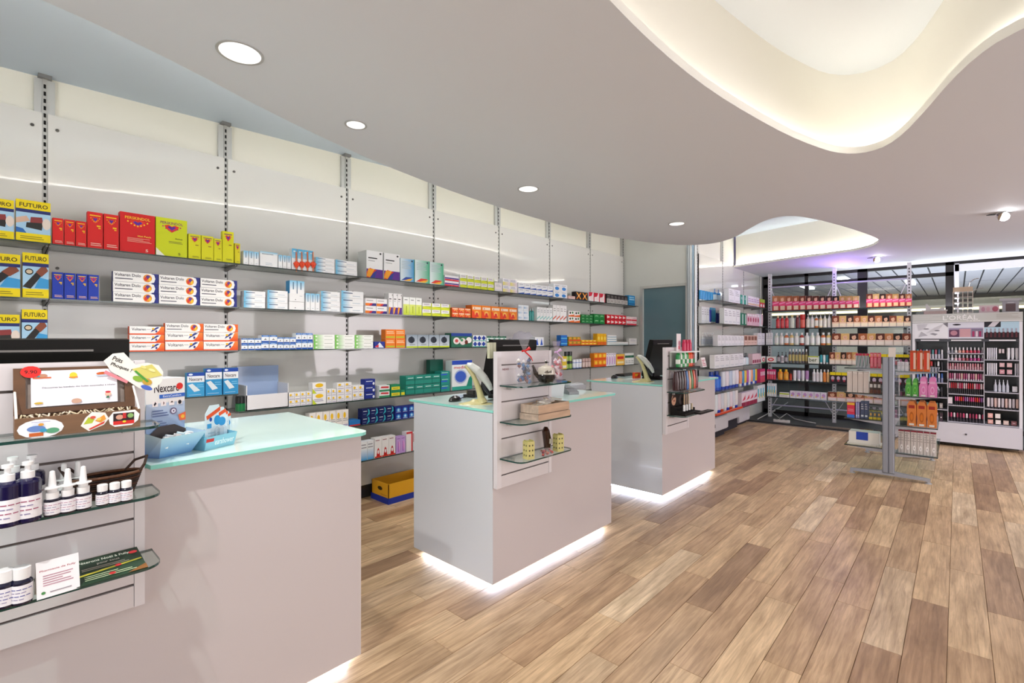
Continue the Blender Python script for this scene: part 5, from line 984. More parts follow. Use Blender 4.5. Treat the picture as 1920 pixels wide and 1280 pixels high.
for k in range(6): m.box(-.02 + .006 * k, -.017 + .006 * k, -.0435, -.042, .046, .046 + .006 + .003 * (k % 3), '3a3028', 'card')
m.build('painted_letters', o)
o.scale = (1.32, 1.32, 1.32)
# pale wooden crate with sachets
a, b_ = 2.15, 1.77; o = empty('wooden_crate', (a, 1.768, Z2), 0, 'pale open wooden crate of sachets on the middle board shelf', 'crate'); w_, d_ = .30, .135
for j, (z0, z1) in enumerate(((0, .036), (.039, .088))):
    m = MB(); e_ = .004 * (1 - j)
    for q in ((-e_, w_ + e_, -e_, .006), (-e_, w_ + e_, d_ - .006, d_ + e_), (-e_, .006, .006, d_ - .006), (w_ - .006, w_ + e_, .006, d_ - .006)): m.box(*q, z0, z1, 'dcb898', 'wood', side='e6cdb8')
    m.build('wooden_ring', o)
m = MB(); m.box(.006, w_ - .006, .006, d_ - .006, .002, .006, 'c8a888', 'wood'); m.build('base_board', o)
sxs = sorted(R.random() for _ in range(14))
for k in range(14):
    m = MB(); m.box(-.035, .035, -.012, .012, -.004, .004, R.choice(['6a4434', '8a6048', 'b89878', 'd0c4b8', '54382c']), 'film' if k % 4 == 0 else 'gloss', bev=.003)
    e = m.build('sachet', None, (a + .05 + .2 * sxs[k], 1.81 + .06 * R.random(), Z2 + .078 + .002 * k), 0, 'brown cellophane sachet lying in the pale crate' + oc(k, 14), 'sachet', 'sachets in the pale crate'); e.rotation_euler = (R.uniform(-.2, .2), R.uniform(-.25, .25), R.uniform(0, PI))
# tins and sweets on lower shelf
for k, (px, py, h_, l) in enumerate(((992, 862, .10, 'left'), (1048, 847, .10, 'right'))):
    a, b_ = at(px, py, .765); m = MB(); m.box(-.024, .024, -.024, .024, 0, h_, 'c8bf7a', 'card')
    for f in range(2):
        for a2 in range(2):
            for b2 in range(3):
                U_, O_ = ((.048, 0, 0), (-.024, -.024, 0)) if f == 0 else ((0, -.048, 0), (-.024, .024, 0))
                m.draw([('e', .28 + .44 * a2, .22 + .28 * b2, .09, .055, '3a3420')], O_, U_, (0, 0, h_))
    for sx_ in (-.02, .016): m.box(sx_, sx_ + .004, -.02, .02, h_, h_ + .006, 'b8ae68', 'card')
    m.build('dotted_tin', None, (a + .02, min(b_ + .02, 1.88), Z3), -.25, 'pale green dotted gift box on lower middle shelf, ' + l, 'gift box', 'dotted gift boxes')
a, b_ = at(1028, 856, .765); m = MB()
for k in range(26): m.lathe([(.0005, -.008), (.009, 0), (.0005, .008)], 6, R.uniform(-.035, .035), R.uniform(-.015, .015), m='gloss', col=R.choice(['b83030', 'd05a4a', '8a3a2a', 'c87a5a', '7a2a3a']), z=.01 + R.random() * .024)
m.lathe([(.04, 0), (.046, .02), (.03, .042), (.01, .046)], 12, m='film', col='f0e4e0', sy=.6); m.build('sweet_bag', None, (a + .01, b_ + .02, Z3), -.3, 'bag of red and brown sweets between dotted boxes', 'sweets')
a, b_ = at(1034, 845, .765); m = MB(); m.tube([(0, 0, .004), (0, 0, .06), (-.012, 0, .12), (-.01, 0, .142)], [.02, .026, .024, .01], 10, '3a2018', 'gloss', sx=1); m.box(.0, .02, -.026, -.021, .04, .07, 'e8e4e0', 'card'); m.build('chocolate_bag', None, (a + .01, 1.865, Z3), -.3, 'tall dark brown chocolate bag behind the right dotted box', 'sweets')
m = MB(); m.draw([('t', 'NEWS', 0, 0, 1, 1, '8a2a34')], (0, 0, 0), (.055, 0, 0), (0, 0, .011)); m.box(.06, .12, -.0003, .0002, .004, .006, 'b0a8a8', 'card'); m.build('lettering', None, (2.02, 1.9285, 1.266), 0, 'small dark red lettering at the top of the middle board', 'sign')

# furthest counter displays
x0 = 4.14
m = MB(); m.box(0, .40, -.12, 0, .145, .155, 'eef0ee', 'plastic'); m.box(0, .40, -.12, 0, 0, .012, '2a2a2a', 'plastic'); m.box(0, .40, -.004, 0, .012, .145, 'd8dcd8', 'plastic')
m.build('nail_care_rack', None, (x0 + .06, 1.918, Z1), 0, 'small white-topped display rack on the furthest board', 'rack')
bc = ['1c8a44', 'dfe8dc', '1f9a4a', 'dfe8dc', '2aa050', 'e8501c', 'e8501c', '8a2a1c']
for i, c_ in enumerate(bc):
    m = MB(); m.lathe([(.018, 0), (.02, .004), (.021, .06), (.02, .11), (.012, .128)], 12, col=c_, m='plastic'); m.lathe([(.0212, .03), (.0212, .07)], 12, col='e8ece4' if i % 2 == 0 else '2a8a4a', m='card'); m.build('tube_bottle', None, (x0 + .095 + i * .046, 1.855, Z1 + .0125), 0, 'green, white or orange tube under the white rack top' + oc(i, 8), 'tube', 'tubes in the white-topped rack')
for i in range(3):
    m = MB(); m.lathe([(.017, 0), (.019, .005), (.018, .07), (.016, .075), (.013, .09), (.012, .105)], 10, col='c81e50', m='plastic'); m.build('tall_tube', None, (x0 + .26 + .065 * i, 1.87, Z1 + .156), 0, 'crimson upright tube on top of the white rack' + oc(i, 3), 'tube', 'crimson tubes on the white rack')
m = MB(); m.box(0, .09, 0, .003, 0, .16, 'ece4e6', 'card'); m.draw([('e', .6, .45, .25, .16, 'c88a9a'), ('r', .4, .1, .7, .3, 'd0405a')], (0, 0, 0), (.09, 0, 0), (0, 0, .16)); m.build('header_card', None, (x0 + .17, 1.9, Z1 + .156), 0, 'tall pale header card left of the crimson tubes', 'card')
cs = ['3c1a1c', '32181a', '2c2426', '4a1c20', '2a6ab0', 'e0a078', '3a7a3a', 'd8481e', '6a1a28']
for i, c_ in enumerate(cs):
    m = MB(); m.lathe([(.021, 0), (.0225, .01), (.0225, .08), (.018, .12), (.013, .165), (.01, .17)], 10, col=c_, m='gloss', sy=1.4); m.build('lotion_bottle', None, (x0 + .06 + i * .053, 1.86, Z2 + .012), 0, '%s lotion bottle on the furthest board middle shelf%s' % (('dark plum', 'blackberry', 'charcoal', 'maroon', 'blue', 'peach', 'green', 'orange', 'wine red')[i], oc(i, 9)), 'bottle', 'row of coloured lotion bottles')
m = MB(); m.box(0, .46, -.09, 0, 0, .0115, 'e0dede', 'clear'); m.build('bottle_tray', None, (x0 + .045, 1.9, Z2), 0, 'clear tray under the coloured lotion bottles', 'tray')
o = empty('cosmetics_display', (x0 + .05, 1.77, Z3), 0, 'black tiered cosmetics display with portrait on the furthest board', 'display')
m = MB(); m.prism([(0, 0), (.135, 0), (.135, .07), (.1, .07), (.1, .045), (.05, .045), (.05, .02), (0, .02)], 0, .34, '14110f', 'black', 'x'); m.build('stepped_base', o)
m = MB(); m.box(.0, .34, .1355, .139, .0, .195, '1a1412', 'black'); m.draw([('e', .2, .55, .14, .35, 'c8987a'), ('p', [(.05, .5), (.2, 1), (.35, .7), (.2, .7)], '3a2018'), ('e', .22, .5, .05, .06, '8a3a34'), ('e', .7, .5, .2, .35, '3c3230'), ('e', .7, .5, .07, .12, '14100f')], (0, .1355, .05), (.34, 0, 0), (0, 0, .142)); m.build('portrait_board', o)
m = MB(); m.box(.2, .52, -.06, -.001, .0, .012, '1a1412', 'black'); m.draw([('r', .1, .2, .5, .7, '4a3c34'), ('r', .6, .3, .9, .6, '6a5c50'), ('l', 4, .15, .25, .45, .65, '8a7a68')], (.2, -.06, .012), (.32, 0, 0), (0, .059, 0)); m.build('tester_board', o)
for k in range(4):
    m = MB(); m.lathe([(.011, 0), (.011, .05), (.008, .055)], 8, col='eceef0' if k < 3 else 'c8b8a0'); e = m.build('lipstick', None, (x0 + .1 + .055 * k, 1.80, Z3 + .04 - .0 * k), 0, 'white lip pencil on the black cosmetics display' + oc(k, 4), 'lipstick', 'white lip pencils on the black display')
for k in range(5):
    m = MB(); m.lathe([(.009, 0), (.009, .07), (.006, .1), (.014, .13), (.002, .14)], 8, col=('c8a888', '2a2422', 'b89878', '3a302c', 'd8c4a8')[k]); m.build('makeup_brush', None, (x0 + .3 + .024 * k, 1.885, Z3 + .07), 0, 'make-up brush standing right of the portrait board' + oc(k, 5), 'brush', 'make-up brushes on the black display')
m = MB(); m.prism([(0, 0), (.11, 0), (.02, .09)], 0, .10, 'e8e2e4', 'card', 'x'); m.draw([('l', 4, .1, .1, .9, .8, 'b84a5a')], (0, 0, 0), (.10, 0, 0), (0, .02, .09)); m.build('price_wedge', None, (x0 + .48, 1.78, Z1), 0, 'white wedge leaflet stand right of the crimson tubes', 'leaflet')
m = MB(); a, b_ = 6.2, 2.72
# ---------------------------------------------------------------- bin and box behind the counters
bx = onY(456, 3.80); bw = onY(535, 3.80) - bx; o = empty('storage_bin', (bx, 3.74, zt(4)), 0, 'open white storage bin with tall grey back on the fourth shelf', 'bin')
m = MB(); h_ = .11
for q in ((0, bw, 0, .006, 0, h_), (0, .006, 0, .2, 0, h_ + .07), (bw - .006, bw, 0, .2, 0, h_ + .07), (0, bw, 0, .2, 0, .006)):
    m.box(*q, 'e6e4e6', 'plastic')
m.build('tray', o); m = MB(); m.box(0, bw, .19, .2, 0, .31, '9fb4d8', 'gloss'); m.build('back_plate', o)
m = MB(); m.lathe([(.035, 0), (.036, .005), (.036, .05), (.03, .055)], 16, col='1c7a44', m='gloss'); m.lathe([(.034, .055), (.034, .1), (.03, .105)], 16, col='181c1c'); m.build('supplement_jar', None, (onY(452, 3.78), 3.79, zt(4) + .0), 0, 'green jar with black lid left of the white bin', 'jar')
o = empty('cardboard_box', (2.40, 3.67, 0), 0, 'yellow open cardboard box with blue bottom on the floor', 'box')
m = MB(); w_, d_, h_ = .5, .27, .175
for q in ((0, w_, 0, .006), (0, w_, d_ - .006, d_), (0, .006, 0, d_), (w_ - .006, w_, 0, d_)): m.box(q[0], q[1], q[2], q[3], .05, h_, 'e6a822', 'card')
m.box(.006, w_ - .006, .006, d_ - .006, .05, .056, '8a6a20', 'card')
m.draw([('e', .5, .55, .14, .14, '3a2a10'), ('l', 1, .55, .12, .9, .2, 'a06a1a')], (0, d_, .05), (0, -d_, 0), (0, 0, h_ - .05)); m.build('carton_body', o)
m = MB(); m.box(-.006, w_ + .006, -.006, d_ + .006, 0, .052, '20359a', 'card'); m.build('blue_bottom', o)
# box inside glimpsed objects: round blue figure and clear plastic shape on the third shelf
m = MB(); m.lathe([(.02, 0), (.04, .02), (.045, .045), (.035, .07), (.01, .085)], 12, col='24309a', m='gloss'); m.lathe([(.02, -.001), (.0455, .04)], 12, col='e8e8f0'); m.lathe([(.012, 0), (.014, .01), (.005, .02)], 8, .03, -.03, m='gloss', col='f2f2f2', z=.06)
m.build('soft_toy', None, (onY(958, 3.8), 3.82, zt(3)), 0, 'small blue and white plush toy on the third shelf', 'toy')
m = MB(); m.prism([(0, 0), (.30, 0), (.32, .12), (.26, .17), (.2, .15), (.12, .18), (.04, .15), (-.01, .08)], 0, .05, 'e4e0f0', 'film', 'y'); m.build('inflated_bag', None, (onY(966, 3.8), 3.80, zt(3)), 0, 'clear plastic cushion bag behind the middle monitor, third shelf', 'bag')

# ---------------------------------------------------------------- gondola
g = empty('gondola_stand', (6.4, .53, 0), .006, 'free-standing double-sided silver gondola with glass shelves', 'display stand')
for X in (0, 1.28):
    m = MB()
    for s_ in (-.026, .026): m.box(-.03, .03, s_ - .023, s_ + .023, .06, 1.262, 'cdd2de', 'metal', bev=.006)
    m.box(-.024, .024, -.05, .05, .05, 1.25, '8a8d98', 'metal'); m.build('post', g)
    m = MB()
    for s_ in (-1, 1):
        m.prism([(0, .03), (0, .085), (s_ * .08, .07), (s_ * .30, .052), (s_ * .33, .05), (s_ * .33, .02), (s_ * .28, .028)], X - .022, X + .022, 'a8aab4', 'metal', 'x')
        m.lathe([(.028, 0), (.03, .006), (.012, .014), (.012, .022)], 12, X, s_ * .315, m='metal', col='c8c8cc')
    m.build('foot', g)
GZ = {('r', 1): 1.12, ('r', 2): .864, ('r', 3): .557, ('r', 4): .272, ('l', 1): 1.14, ('l', 2): .870, ('l', 3): .59, ('l', 4): .30}
for (sd, t), z in GZ.items():
    y0, y1 = (-.385, -.055) if sd == 'r' else (.055, .385)
    m = MB(); m.box(.02, 1.26, y0, y1, z - .01, z, '59646a', 'glass'); 
    m.box(.0155, .02, y0, y1, z - .011, z, '1c2c30', 'edge'); m.box(.02, 1.26, *((y0 - .003, y0) if sd == 'r' else (y1, y1 + .003)), z - .011, z, '1c2c30', 'edge'); m.build('shelf', g)
    for X in (.03, 1.2):
        m = MB(); m.prism([(y1 if sd == 'r' else y0, z - .045), (y1 if sd == 'r' else y0, z - .011), (y0 + .03 if sd == 'r' else y1 - .03, z - .011)], X - .004, X + .004, 'a8a8b0', 'metal', 'x')
        m.build('bracket', g)
m = MB(); m.box(.02, 1.26, -.014, .014, .3, 1.2, 'b8bcc4', 'clear'); m.build('centre_panel', g)
m = MB(); m.box(-.004, .004, -.03, .03, 0, .10, 'b8a898', 'card', side='d8d0c8'); e = m.build('tilted_sign', None, (6.38, .5, 1.264), .3, 'small tilted card standing on top of the gondola post', 'card')
def gr(z, *a, **k): run('G', GZ[z] + .0005, *a, jit=.3, **k)
gr(('r', 1), 1706, 1744, 3, 1, 657, 'd8641e', [('r', .1, .1, .5, .9, 'd8422a'), ('r', .55, .1, .9, .9, 'e8c8b8'), ('r', 0, .9, 1, 1, 'b8481a')], 'orange and red hair brush card on right gondola top', d=.03, name='card_pack', cat='pack')
gr(('r', 1), 1682, 1704, 3, 1, 678, 'e0dee4', PACKS, 'low white pack on right gondola top', d=.04, name='card_pack', cat='pack')
def sponge(t, p0, p1, n_, py, c, c2, desc, shape=0):
    F = 'G'; z = GZ[t] + .0005; s0, s1 = spos(F, p0), spos(F, p1); w = (s1 - s0) / n_; h = sz(F, p0, py) - z
    m = MB(); pr = [(-.46, 0), (.46, 0), (.48, .55), (.34, .72), (.38, .84), (.22, 1), (-.22, 1), (-.38, .84), (-.34, .72), (-.48, .55)] if shape == 0 else [(-.46, 0), (.46, 0), (.42, .25), (.48, .5), (.46, .8), (.25, .95), (-.25, .95), (-.46, .8), (-.48, .5), (-.42, .25)]
    m.prism([(a_ * w, b2 * h) for a_, b2 in pr], 0, .035, c, 'plastic', 'y'); m.draw([('r', .2, .68, .8, .8, c2), ('e', .5, .35, .22, .2, c2 if shape == 0 else 'b86018'), ('e', .5, .35, .14, .12, c), ('r', .25, .03, .75, .1, 'f0e8e0')], (-w / 2, 0, 0), (w, 0, 0), (0, 0, h)); me_ = m.mesh('bath_sponge')
    for c_ in range(n_):
        for r_ in range(3):
            (X, Y, Z), rz = place(F, s0 + w * (c_ + .5), z, .0 + r_ * .08)
            inst('bath_sponge', me_, (X, Y, Z), rz, label=desc + oc(c_, n_) + ((', front', ', second behind', ', third behind')[r_]), cat='sponge', group=desc)
sponge(('r', 2), 1697, 1722, 2, 710, '3ea024', '7ac85a', 'green sponge bag on right gondola')
sponge(('r', 2), 1723, 1757, 2, 707, 'e07ab8', 'f0b0d8', 'pink sponge bag on right gondola')
sponge(('r', 3), 1700, 1757, 3, 749, 'd8781e', 'a02a1c', 'orange bath glove on right gondola', 1)
gr(('r', 4), 1684, 1756, 6, 1, 804, 'd4ccc8', [('r', 0, .93, 1, 1, '8a1c34'), ('r', .42, 0, .5, .9, '8a8080'), ('e', .6, .25, .22, .12, 'f2eeec'), ('e', .6, .25, .05, .03, '3a3434'), ('l', 4, .1, .5, .9, .9, 'b0a8a4')], 'tall grey tights packet on right gondola bottom', d=.06, name='tights_packet', cat='packet')
gr(('l', 1), 1604, 1630, 4, 1, 662, 'a8aab0', [('p', [(.2, .1), (.4, .1), (.8, .9), (.6, .9)], '2a6a5a'), ('r', 0, .85, 1, 1, 'b82a4a')], 'grey card with scissors on left gondola top', d=.02, name='card_pack', cat='pack')
gr(('l', 1), 1631, 1652, 3, 1, 661, 'd8485e', [('r', .2, .1, .8, .7, 'e88a98'), ('l', 2, .1, .75, .9, .95, 'f0c8cc')], 'coral red card on left gondola top', d=.02, name='card_pack', cat='pack')
gr(('l', 2), 1588, 1629, 4, 1, 695, 'dccfc8', [('r', .3, .05, .35, .95, 'bfb0a8'), ('r', .65, .05, .7, .95, 'c4b4ac'), ('r', .1, .9, .9, .95, 'f0e8e4')], 'beige wash mitt packet on left gondola', d=.12, name='mitt_packet', cat='packet')
gr(('l', 2), 1630, 1652, 3, 1, 715, '4a3a34', [('r', .1, .5, .9, .8, 'd8d4d0'), ('r', 0, 0, 1, .3, '6a4030')], 'dark brown comb card on left gondola', d=.03, name='card_pack', cat='pack')
gr(('l', 3), 1588, 1603, 1, 1, 754, 'd83450', [('r', 0, .85, 1, 1, 'e8b43a'), ('r', 0, 0, 1, .2, '3a7ad8'), ('l', 2, .1, .4, .9, .6, 'f0a0b0')], 'crimson and blue box on left gondola', d=.1)
gr(('l', 3), 1604, 1612, 2, 1, 754, '9a94c8', PACKS, 'slim lilac box on left gondola', d=.1)
gr(('l', 3), 1613, 1628, 2, 1, 752, '4a5470', PACKS, 'slate blue box on left gondola', d=.1)
gr(('l', 3), 1629, 1652, 3, 1, 771, '5a6468', [('r', 0, 0, 1, .3, 'e0c83a'), ('e', .5, .65, .25, .2, 'd8a850')], 'grey card with yellow foot on left gondola', d=.03, name='card_pack', cat='pack')
gr(('l', 4), 1588, 1650, 1, 1, 828, 'e8e4d8', [('l', 1, .1, .4, .6, .55, 'd0c8b8'), ('e', .9, .3, .02, .08, '4a4a4a')], 'long cream box, lower one on left gondola bottom', d=.2)
run('G', GZ[('l', 4)] + .0005 + (sz('G', 1588, 828) - GZ[('l', 4)]), 1591, 1648, 1, 1, 807, 'eae7de', [('r', .25, .3, .65, 1, '2a4ab0')], 'long cream box with blue patch, upper one on gondola', d=.18)
# ---------------------------------------------------------------- makeup stand
XM = 8.9; yl, yr = .47, -.61
mk = empty('makeup_stand', (XM, yl, 0), -PI / 2, 'white lit make-up stand with lettered header and cosmetic trays', 'display stand'); WM = yl - yr
def mkp(name, x0, x1, d0, d1, z0, z1, c, k='laminate', ops=None, label=None):
    m = MB(); m.box(x0, x1, d0, d1, z0, z1, c, k)
    if ops: m.draw(ops, (x0, d0, z0), (x1 - x0, 0, 0), (0, 0, z1 - z0))
    e = m.build(name, mk)
    if label: e['label'] = label
    return e
mkp('base', 0, WM, -.01, .42, .05, .32, 'd4d3dc'); mkp('kick_board', .03, WM - .03, .03, .4, .03, .05, '2a2420', 'matte')
mkp('side_panel', 0, .03, 0, .42, .32, 1.68, 'e8e8ee'); mkp('side_panel', WM - .03, WM, 0, .42, .32, 1.68, 'e8e8ee'); mkp('back_panel', .03, WM - .03, .40, .42, .32, 1.68, '24242c', 'plastic')
mkp('header', 0, WM, -.02, .42, 1.682, 1.80, 'c3c4c0', ops=[('r', .0, .04, 1, .1, 'eeeeee'), ('l', 4, .02, .3, .3, .9, 'd4d4d0'), ('l', 4, .78, .3, .98, .9, 'a8a49c'), ('t', "L'ORÉAL", .30, .25, .62, .9, 'fbfbfb'), ('t', 'PARIS', .52, .06, .64, .2, 'f4f4f4')])
c1, c2 = .03 + .345, .03 + .345 + .355
G3 = 'e4e4ea'
for xx in (c1, c2): mkp('divider', xx - .004, xx + .004, .02, .40, .32, 1.46, 'c8c8d0')
mkp('picture_panel', .03, c1, .0, .03, 1.46, 1.68, 'eeeef4', ops=[('p', [(.05, .9), (.4, .95), (.3, .6), (.1, .5)], 'd4d4dc'), ('p', [(.3, .3), (.6, .7), (.9, .95), (.7, .5)], 'dcdce2'), ('p', [(.85, .95), (1, 1), (1, .7)], '8a8a92'), ('e', .35, .62, .09, .03, '6a6a72'), ('e', .68, .5, .08, .03, '6a6a72'), ('p', [(.45, .3), (.62, .2), (.7, .3), (.55, .36)], 'a0a0a8'), ('p', [(.1, .1), (.4, .2), (.2, .45)], 'c4c4cc')], label='pale black and white portrait panel')
mkp('picture_panel', c1, c2, .0, .03, 1.46, 1.68, 'dcdcea', ops=[('e', .25, .86, .12, .05, '3a3444'), ('e', .25, .86, .05, .04, '14101c'), ('r', .03, .1, .97, .66, 'a8a0bc'), ('r', .03, .1, .32, .55, '6a4460'), ('e', .17, .35, .1, .15, 'c890a0'), ('r', .33, .1, .64, .6, 'd8a8b0'), ('r', .66, .1, .97, .6, '8a8098'), ('r', .68, .12, .74, .45, 'b0386a'), ('r', .77, .12, .83, .45, 'f0d8e4'), ('r', .86, .12, .92, .45, 'a03060')], label='lavender product picture panel')
mkp('picture_panel', c2, WM - .03, .0, .03, 1.46, 1.68, 'b8d8ea', ops=[('r', 0, .68, .48, 1, '2a2a34'), ('p', [(.1, .7), (.25, 1), (.45, 1), (.3, .7)], 'd8d4dc'), ('r', 0, 0, 1, .36, '241c24')] + [('r', .05 + .12 * k, .08, .11 + .12 * k, .4, '5a2a34') for k in range(8)] + [('r', .06 + .12 * k, .4, .10 + .12 * k, .6, 'a8a4b4') for k in range(8)], label='pale blue picture panel with bottle row')
mkp('title_rail', .03, WM - .03, -.005, .05, 1.42, 1.455, '30303a', 'plastic', ops=[('r', .06, .3, .25, .75, 'eeeef2'), ('r', .37, .3, .66, .75, 'f0f0f4'), ('r', .73, .3, .97, .75, 'f0f0f4')])
# trays
def py2z(py, px=1810): return zX(px, py, 8.93)
col_r = {1: (1718, 1769), 2: (1775, 1846), 3: (1850, 1911)}
def tray(cn, py, dd=.12):
    a_, b2 = ((.032, c1 - .006), (c1 + .006, c2 - .006), (c2 + .006, WM - .032))[cn - 1]; pm_ = sum(col_r[cn]) / 2; z = zX(pm_, py, 8.925)
    mkp('tray', a_, b2, .005, .36, z - .014, z - .001, 'b9b9c4', 'plastic'); return z
def items(cn, py, n_, top, kind, cs, desc, cap='1c1a20', cat='cosmetic', p0=None, p1=None, name='nail_polish', lab=None):
    pm_ = sum(col_r[cn]) / 2; z = zX(pm_, py, 8.925); a_, b2 = p0 or col_r[cn][0], p1 or col_r[cn][1]; h = zX(pm_, top, 8.925) - z
    s0, s1 = spos('M', a_), spos('M', b2); w = (s1 - s0) / n_; mm = {}
    for i in range(n_):
        k = i % len(cs)
        if k not in mm:
            q = MB()
            if kind == 'pan': q.box(-w * .42, w * .42, 0, .02, 0, h, '1a181c', 'gloss', bev=.002); q.draw([('r', .1, .12, .9, .88, cs[k]), ('l', 1, .3, .4, .7, .6, 'f0e8ec')], (-w * .42, 0, 0), (w * .84, 0, 0), (0, 0, h))
            else: q.lathe(prof(kind, w * .42, h, cs[k], cap, lab), 6, 0, w * .42)
            mm[k] = q.mesh(name)
        inst(name, mm[k], (8.925 + .004, -(s0 + w * (i + .5)), z), -PI / 2, label=desc + oc(i, n_), cat=cat, group=desc)
t_ = [(2, 661.5, 10, 651, 'polish', ['b8b8c0', '8a8a94', 'f0ece8', 'f0b8a8', 'e88a80', 'd8505a', 'd83a54', 'c8305a', 'b83060', '9a94a0'], 'nail polish bottle, first row of middle column', 'e8e8ec', 'nail_polish'),
      (2, 676, 10, 665, 'polish', ['a8a4b0', 'e8e4e8', 'f0c8d0', 'e8a0b8', 'c86a7a', 'a84a54', 'b8408a', 'c8509a', 'b82a74', '8a7a90'], 'nail polish bottle, second row of middle column', 'e0e0e6', 'nail_polish'),
      (2, 693, 15, 681, 'stick', ['e8a0a8', 'c86a78', 'f0c8c8', 'a84a60', 'e0b0b8'], 'pink lip gloss, third row of middle column', 'd0a0a8', 'lip_gloss'),
      (2, 712.5, 16, 700, 'tube', ['e0c0b0', 'b04a70', 'a8507c', 'e8d0d8', '8a3058', 'c07090'], 'mauve make-up tube, fourth row of middle column', 'e8dce4', 'makeup_tube'),
      (2, 738.5, 18, 718, 'stick', ['f0e0e4', 'e8b0bc', 'c82a38', 'c02030', 'b82030', 'e8c8cc', 'e86a90', 'd03a60'], 'lipstick, fifth row of middle column', '201c22', 'lipstick'),
      (2, 791, 12, 775, 'stick', ['8a3a54', 'd04a74', 'e8e0e4', 'a02a50'], 'lipstick, lowest row of middle column', '2a2430', 'lipstick'),
      (3, 674, 5, 652, 'tube', ['e8e8f0', 'dcdce8', 'e0e0e8', 'd8d8e4', 'e4e4ee'], 'slim white tube, top row of right column', 'f0f0f4', 'makeup_tube'),
      (3, 703, 5, 681, 'tube', ['ecebf2', 'dedde6'], 'white tube, second row of right column', 'f4f4f8', 'makeup_tube'),
      (3, 767, 9, 747, 'tube', ['e0d8dc', 'c8c0c8', 'd8b8b0'], 'foundation bottle, fourth row of right column', '1c1a20', 'foundation_bottle'),
      (1, 672, 9, 655, 'stick', ['4a9aa0', 'c85a70', '3a6a8a', 'e8e8ee', '7a3a6a'], 'eye pencil, top row of left column', 'c8c8d4', 'eye_pencil'),
      (1, 694, 8, 677, 'stick', ['c82a2a', '1c1c20', 'e4e4ea', '2a2a30'], 'mascara, second row of left column', '1c1a20', 'mascara'),
      (1, 716, 9, 699, 'stick', ['3a6ab8', 'a8d0e8', '2a3a78', 'e0e4f0'], 'blue mascara, third row of left column', '8a8fb0', 'mascara'),
      (1, 743, 7, 724, 'stick', ['2a2a32', 'b8b8c4'], 'black mascara, fourth row of left column', '101014', 'mascara'),
      (1, 765, 6, 753, 'pan', ['6a8a7a', 'b0a8a4'], 'eye shadow, fifth row of left column', '', 'eye_shadow'),
      (1, 791, 6, 770, 'pan', ['9a5a7a', 'd8b0c0', '4a3a44'], 'eye shadow, lowest row of left column', '', 'eye_shadow')]
for cn, py, n_, top, kind, cs_, desc, cap, nm in t_:
    tray(cn, py); kw = {}
    if cn == 3 and kind == 'tube' and n_ == 5: kw = dict(p0=1850 if py < 680 else 1850, p1=1870)
    items(cn, py, n_, top, kind, cs_, desc, cap, name=nm, **kw)
tray(2, 760)
items(2, 760, 15, 744, 'stick', ['e8408a', 'f060a0', 'd82a3a', 'e8502a', 'c82a6a', '9a60a8', 'c8a0d0', 'a83a70'], 'bright lipstick, sixth row of middle column', '141216', p0=1790, name='lipstick')
items(2, 760, 1, 744, 'pan', ['e8dfe4'], 'white lips tester card left of the bright lipsticks', p0=1775, p1=1788, name='tester_card')
items(3, 663, 2, 653, 'pan', ['e8d8dc'], 'round pale powder compact, top row of right column', p0=1872, p1=1884, name='compact')
items(3, 674, 3, 652, 'tube', ['f0f0f6'], 'large white tube, top row of right column', 'f4f4f8', p0=1887, p1=1911, name='makeup_tube')
items(3, 689, 2, 679, 'pan', ['e0b8bc', 'e8c0c4'], 'powder compact, upper pair of right column', p0=1872, p1=1900, name='compact')
items(3, 702, 2, 691.5, 'pan', ['d89aa4', 'e8b8c0'], 'rose blush compact, lower pair of right column', p0=1872, p1=1900, name='compact')
items(3, 703, 2, 681, 'tube', ['dcdce8'], 'slim grey tube, right end of right column', 'f0f0f4', p0=1902, p1=1911, name='makeup_tube')
tray(3, 735); items(3, 735, 4, 712, 'spray', ['c8ccd8'], 'silver tester stand, dark third row of right column', 'e0e4ee', p0=1863, p1=1893, name='tester_stand')
items(3, 735, 1, 722, 'pan', ['d8d8e0'], 'silver oval tester, dark third row of right column', p0=1896, p1=1910, name='tester_stand')
tray(3, 797); items(3, 797, 4, 787, 'pan', ['e8b0a8', 'f0e4e0', 'd8c0b8', '8a5a60'], 'powder compact, bottom row of right column', p0=1850, p1=1909, name='compact')
items(3, 786, 2, 775, 'pan', ['f0b8b0', 'f0e8e4'], 'powder compact above the bottom row of right column', p0=1850, p1=1878, name='compact')
mkp('screw', c1 + .17, c1 + .19, -.016, -.01, .17, .19, '5a5860', 'metal')
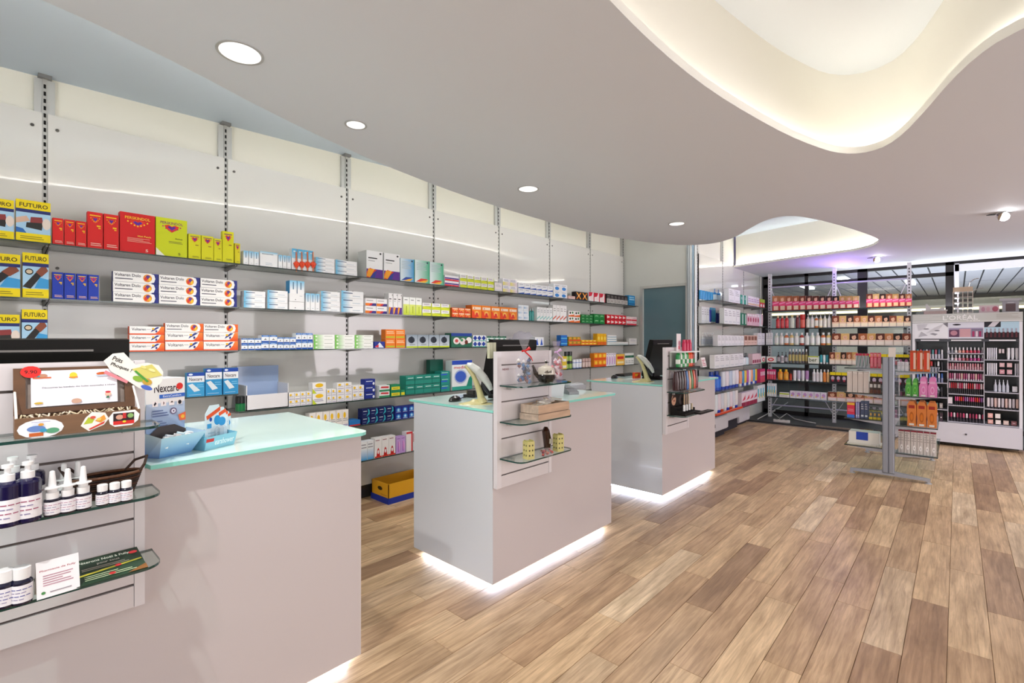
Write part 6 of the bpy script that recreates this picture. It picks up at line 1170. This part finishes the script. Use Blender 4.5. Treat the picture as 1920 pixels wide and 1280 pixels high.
# objects on top of the stand
z = 1.8003
def topat(px): return onX(px, 8.98)
m = MB(); m.box(-.12, .12, -.02, .1, 0, .045, 'a8908c', 'plastic', bev=.008); m.box(-.14, .13, -.03, .11, .045, .06, 'b0aaa8', 'plastic', bev=.008); m.prism([(-.1, .06), (-.1, .15), (-.08, .15), (-.04, .08), (.04, .08), (.1, .1), (.1, .06)], .02, .03, 'bcb8b8', 'plastic', 'y')
m.build('tester_box', None, (8.98, topat(1753), z), -PI / 2, 'grey plastic tester box on the left of the stand top', 'box')
m = MB(); w_ = onX(1786, 8.98) - onX(1823, 8.98)
m.box(0, w_, 0, .09, 0, .012, '3a302c', 'gloss')
for k in range(5): m.box(0, w_, 0, .09, .07 * k + .012, .07 * k + .018, 'b8a89c', 'gloss')
for k in range(5): m.box(w_ * k / 4 - .003, w_ * k / 4 + .003, -.002, .0, 0, .3, 'c8b8ac', 'gloss')
for k in range(4):
    for j in range(4): m.box(w_ * (k + .15) / 4, w_ * (k + .85) / 4, .01, .05, .07 * j + .018, .07 * j + .06, '2a1c18', 'gloss')
m.box(0, w_, 0, .003, .3, .36, 'b8a088', 'gloss'); m.tube([(w_ * .8, .04, .36), (w_ * .85, .04, .42), (w_ * 1.05, .04, .46), (w_ * 1.3, .04, .47)], .006, 6, 'd0d0d0', 'chrome'); m.tube([(w_ * .95, .04, .3), (w_ * 1.3, .04, .33), (w_ * 1.5, .04, .34)], .006, 6, 'd0d0d0', 'chrome')
m.build('sunglasses_rack', None, (8.98, topat(1787), z), -PI / 2, 'brown and chrome compartment rack with curved hooks on the stand top', 'rack')
m = MB(); m.box(0, .19, 0, .06, 0, .1, 'c8b4b8', 'card', side='d8ccd0'); m.draw([('e', .2, .5, .1, .3, 'b88a98'), ('e', .45, .5, .1, .3, 'c8a0a8'), ('e', .8, .5, .15, .35, 'a85a6a')], (0, 0, 0), (.19, 0, 0), (0, 0, .1)); m.build('rose_box', None, (8.98, topat(1836), z), -PI / 2, 'pale rose patterned long box on the stand top', 'box')
m = MB(); m.box(-.075, .075, 0, .08, 0, .15, '8d8c92', 'plastic'); m.box(-.1, .1, -.01, .09, .15, .18, 'a09fa4', 'plastic'); m.draw([('r', .2, .1, .8, .75, '5a4a4c'), ('l', 1, .3, .8, .7, .9, 'c8c8cc')], (-.075, 0, 0), (.15, 0, 0), (0, 0, .15)); m.build('perfume_plinth', None, (8.98, topat(1895), z), -PI / 2, 'grey square plinth on the right of the stand top', 'plinth')
area('purple_rack_light', (9.72, 1.4, 2.5), (9.3, 1.4, 3.2), .05, 2.4, 9, (.42, .25, 1))

area('passage_fill', (13, 0, 1.6), (13.2, 0, 3), 3, 6, 160, (.95, .96, 1))  # unseen upward light added to brighten the passage slats
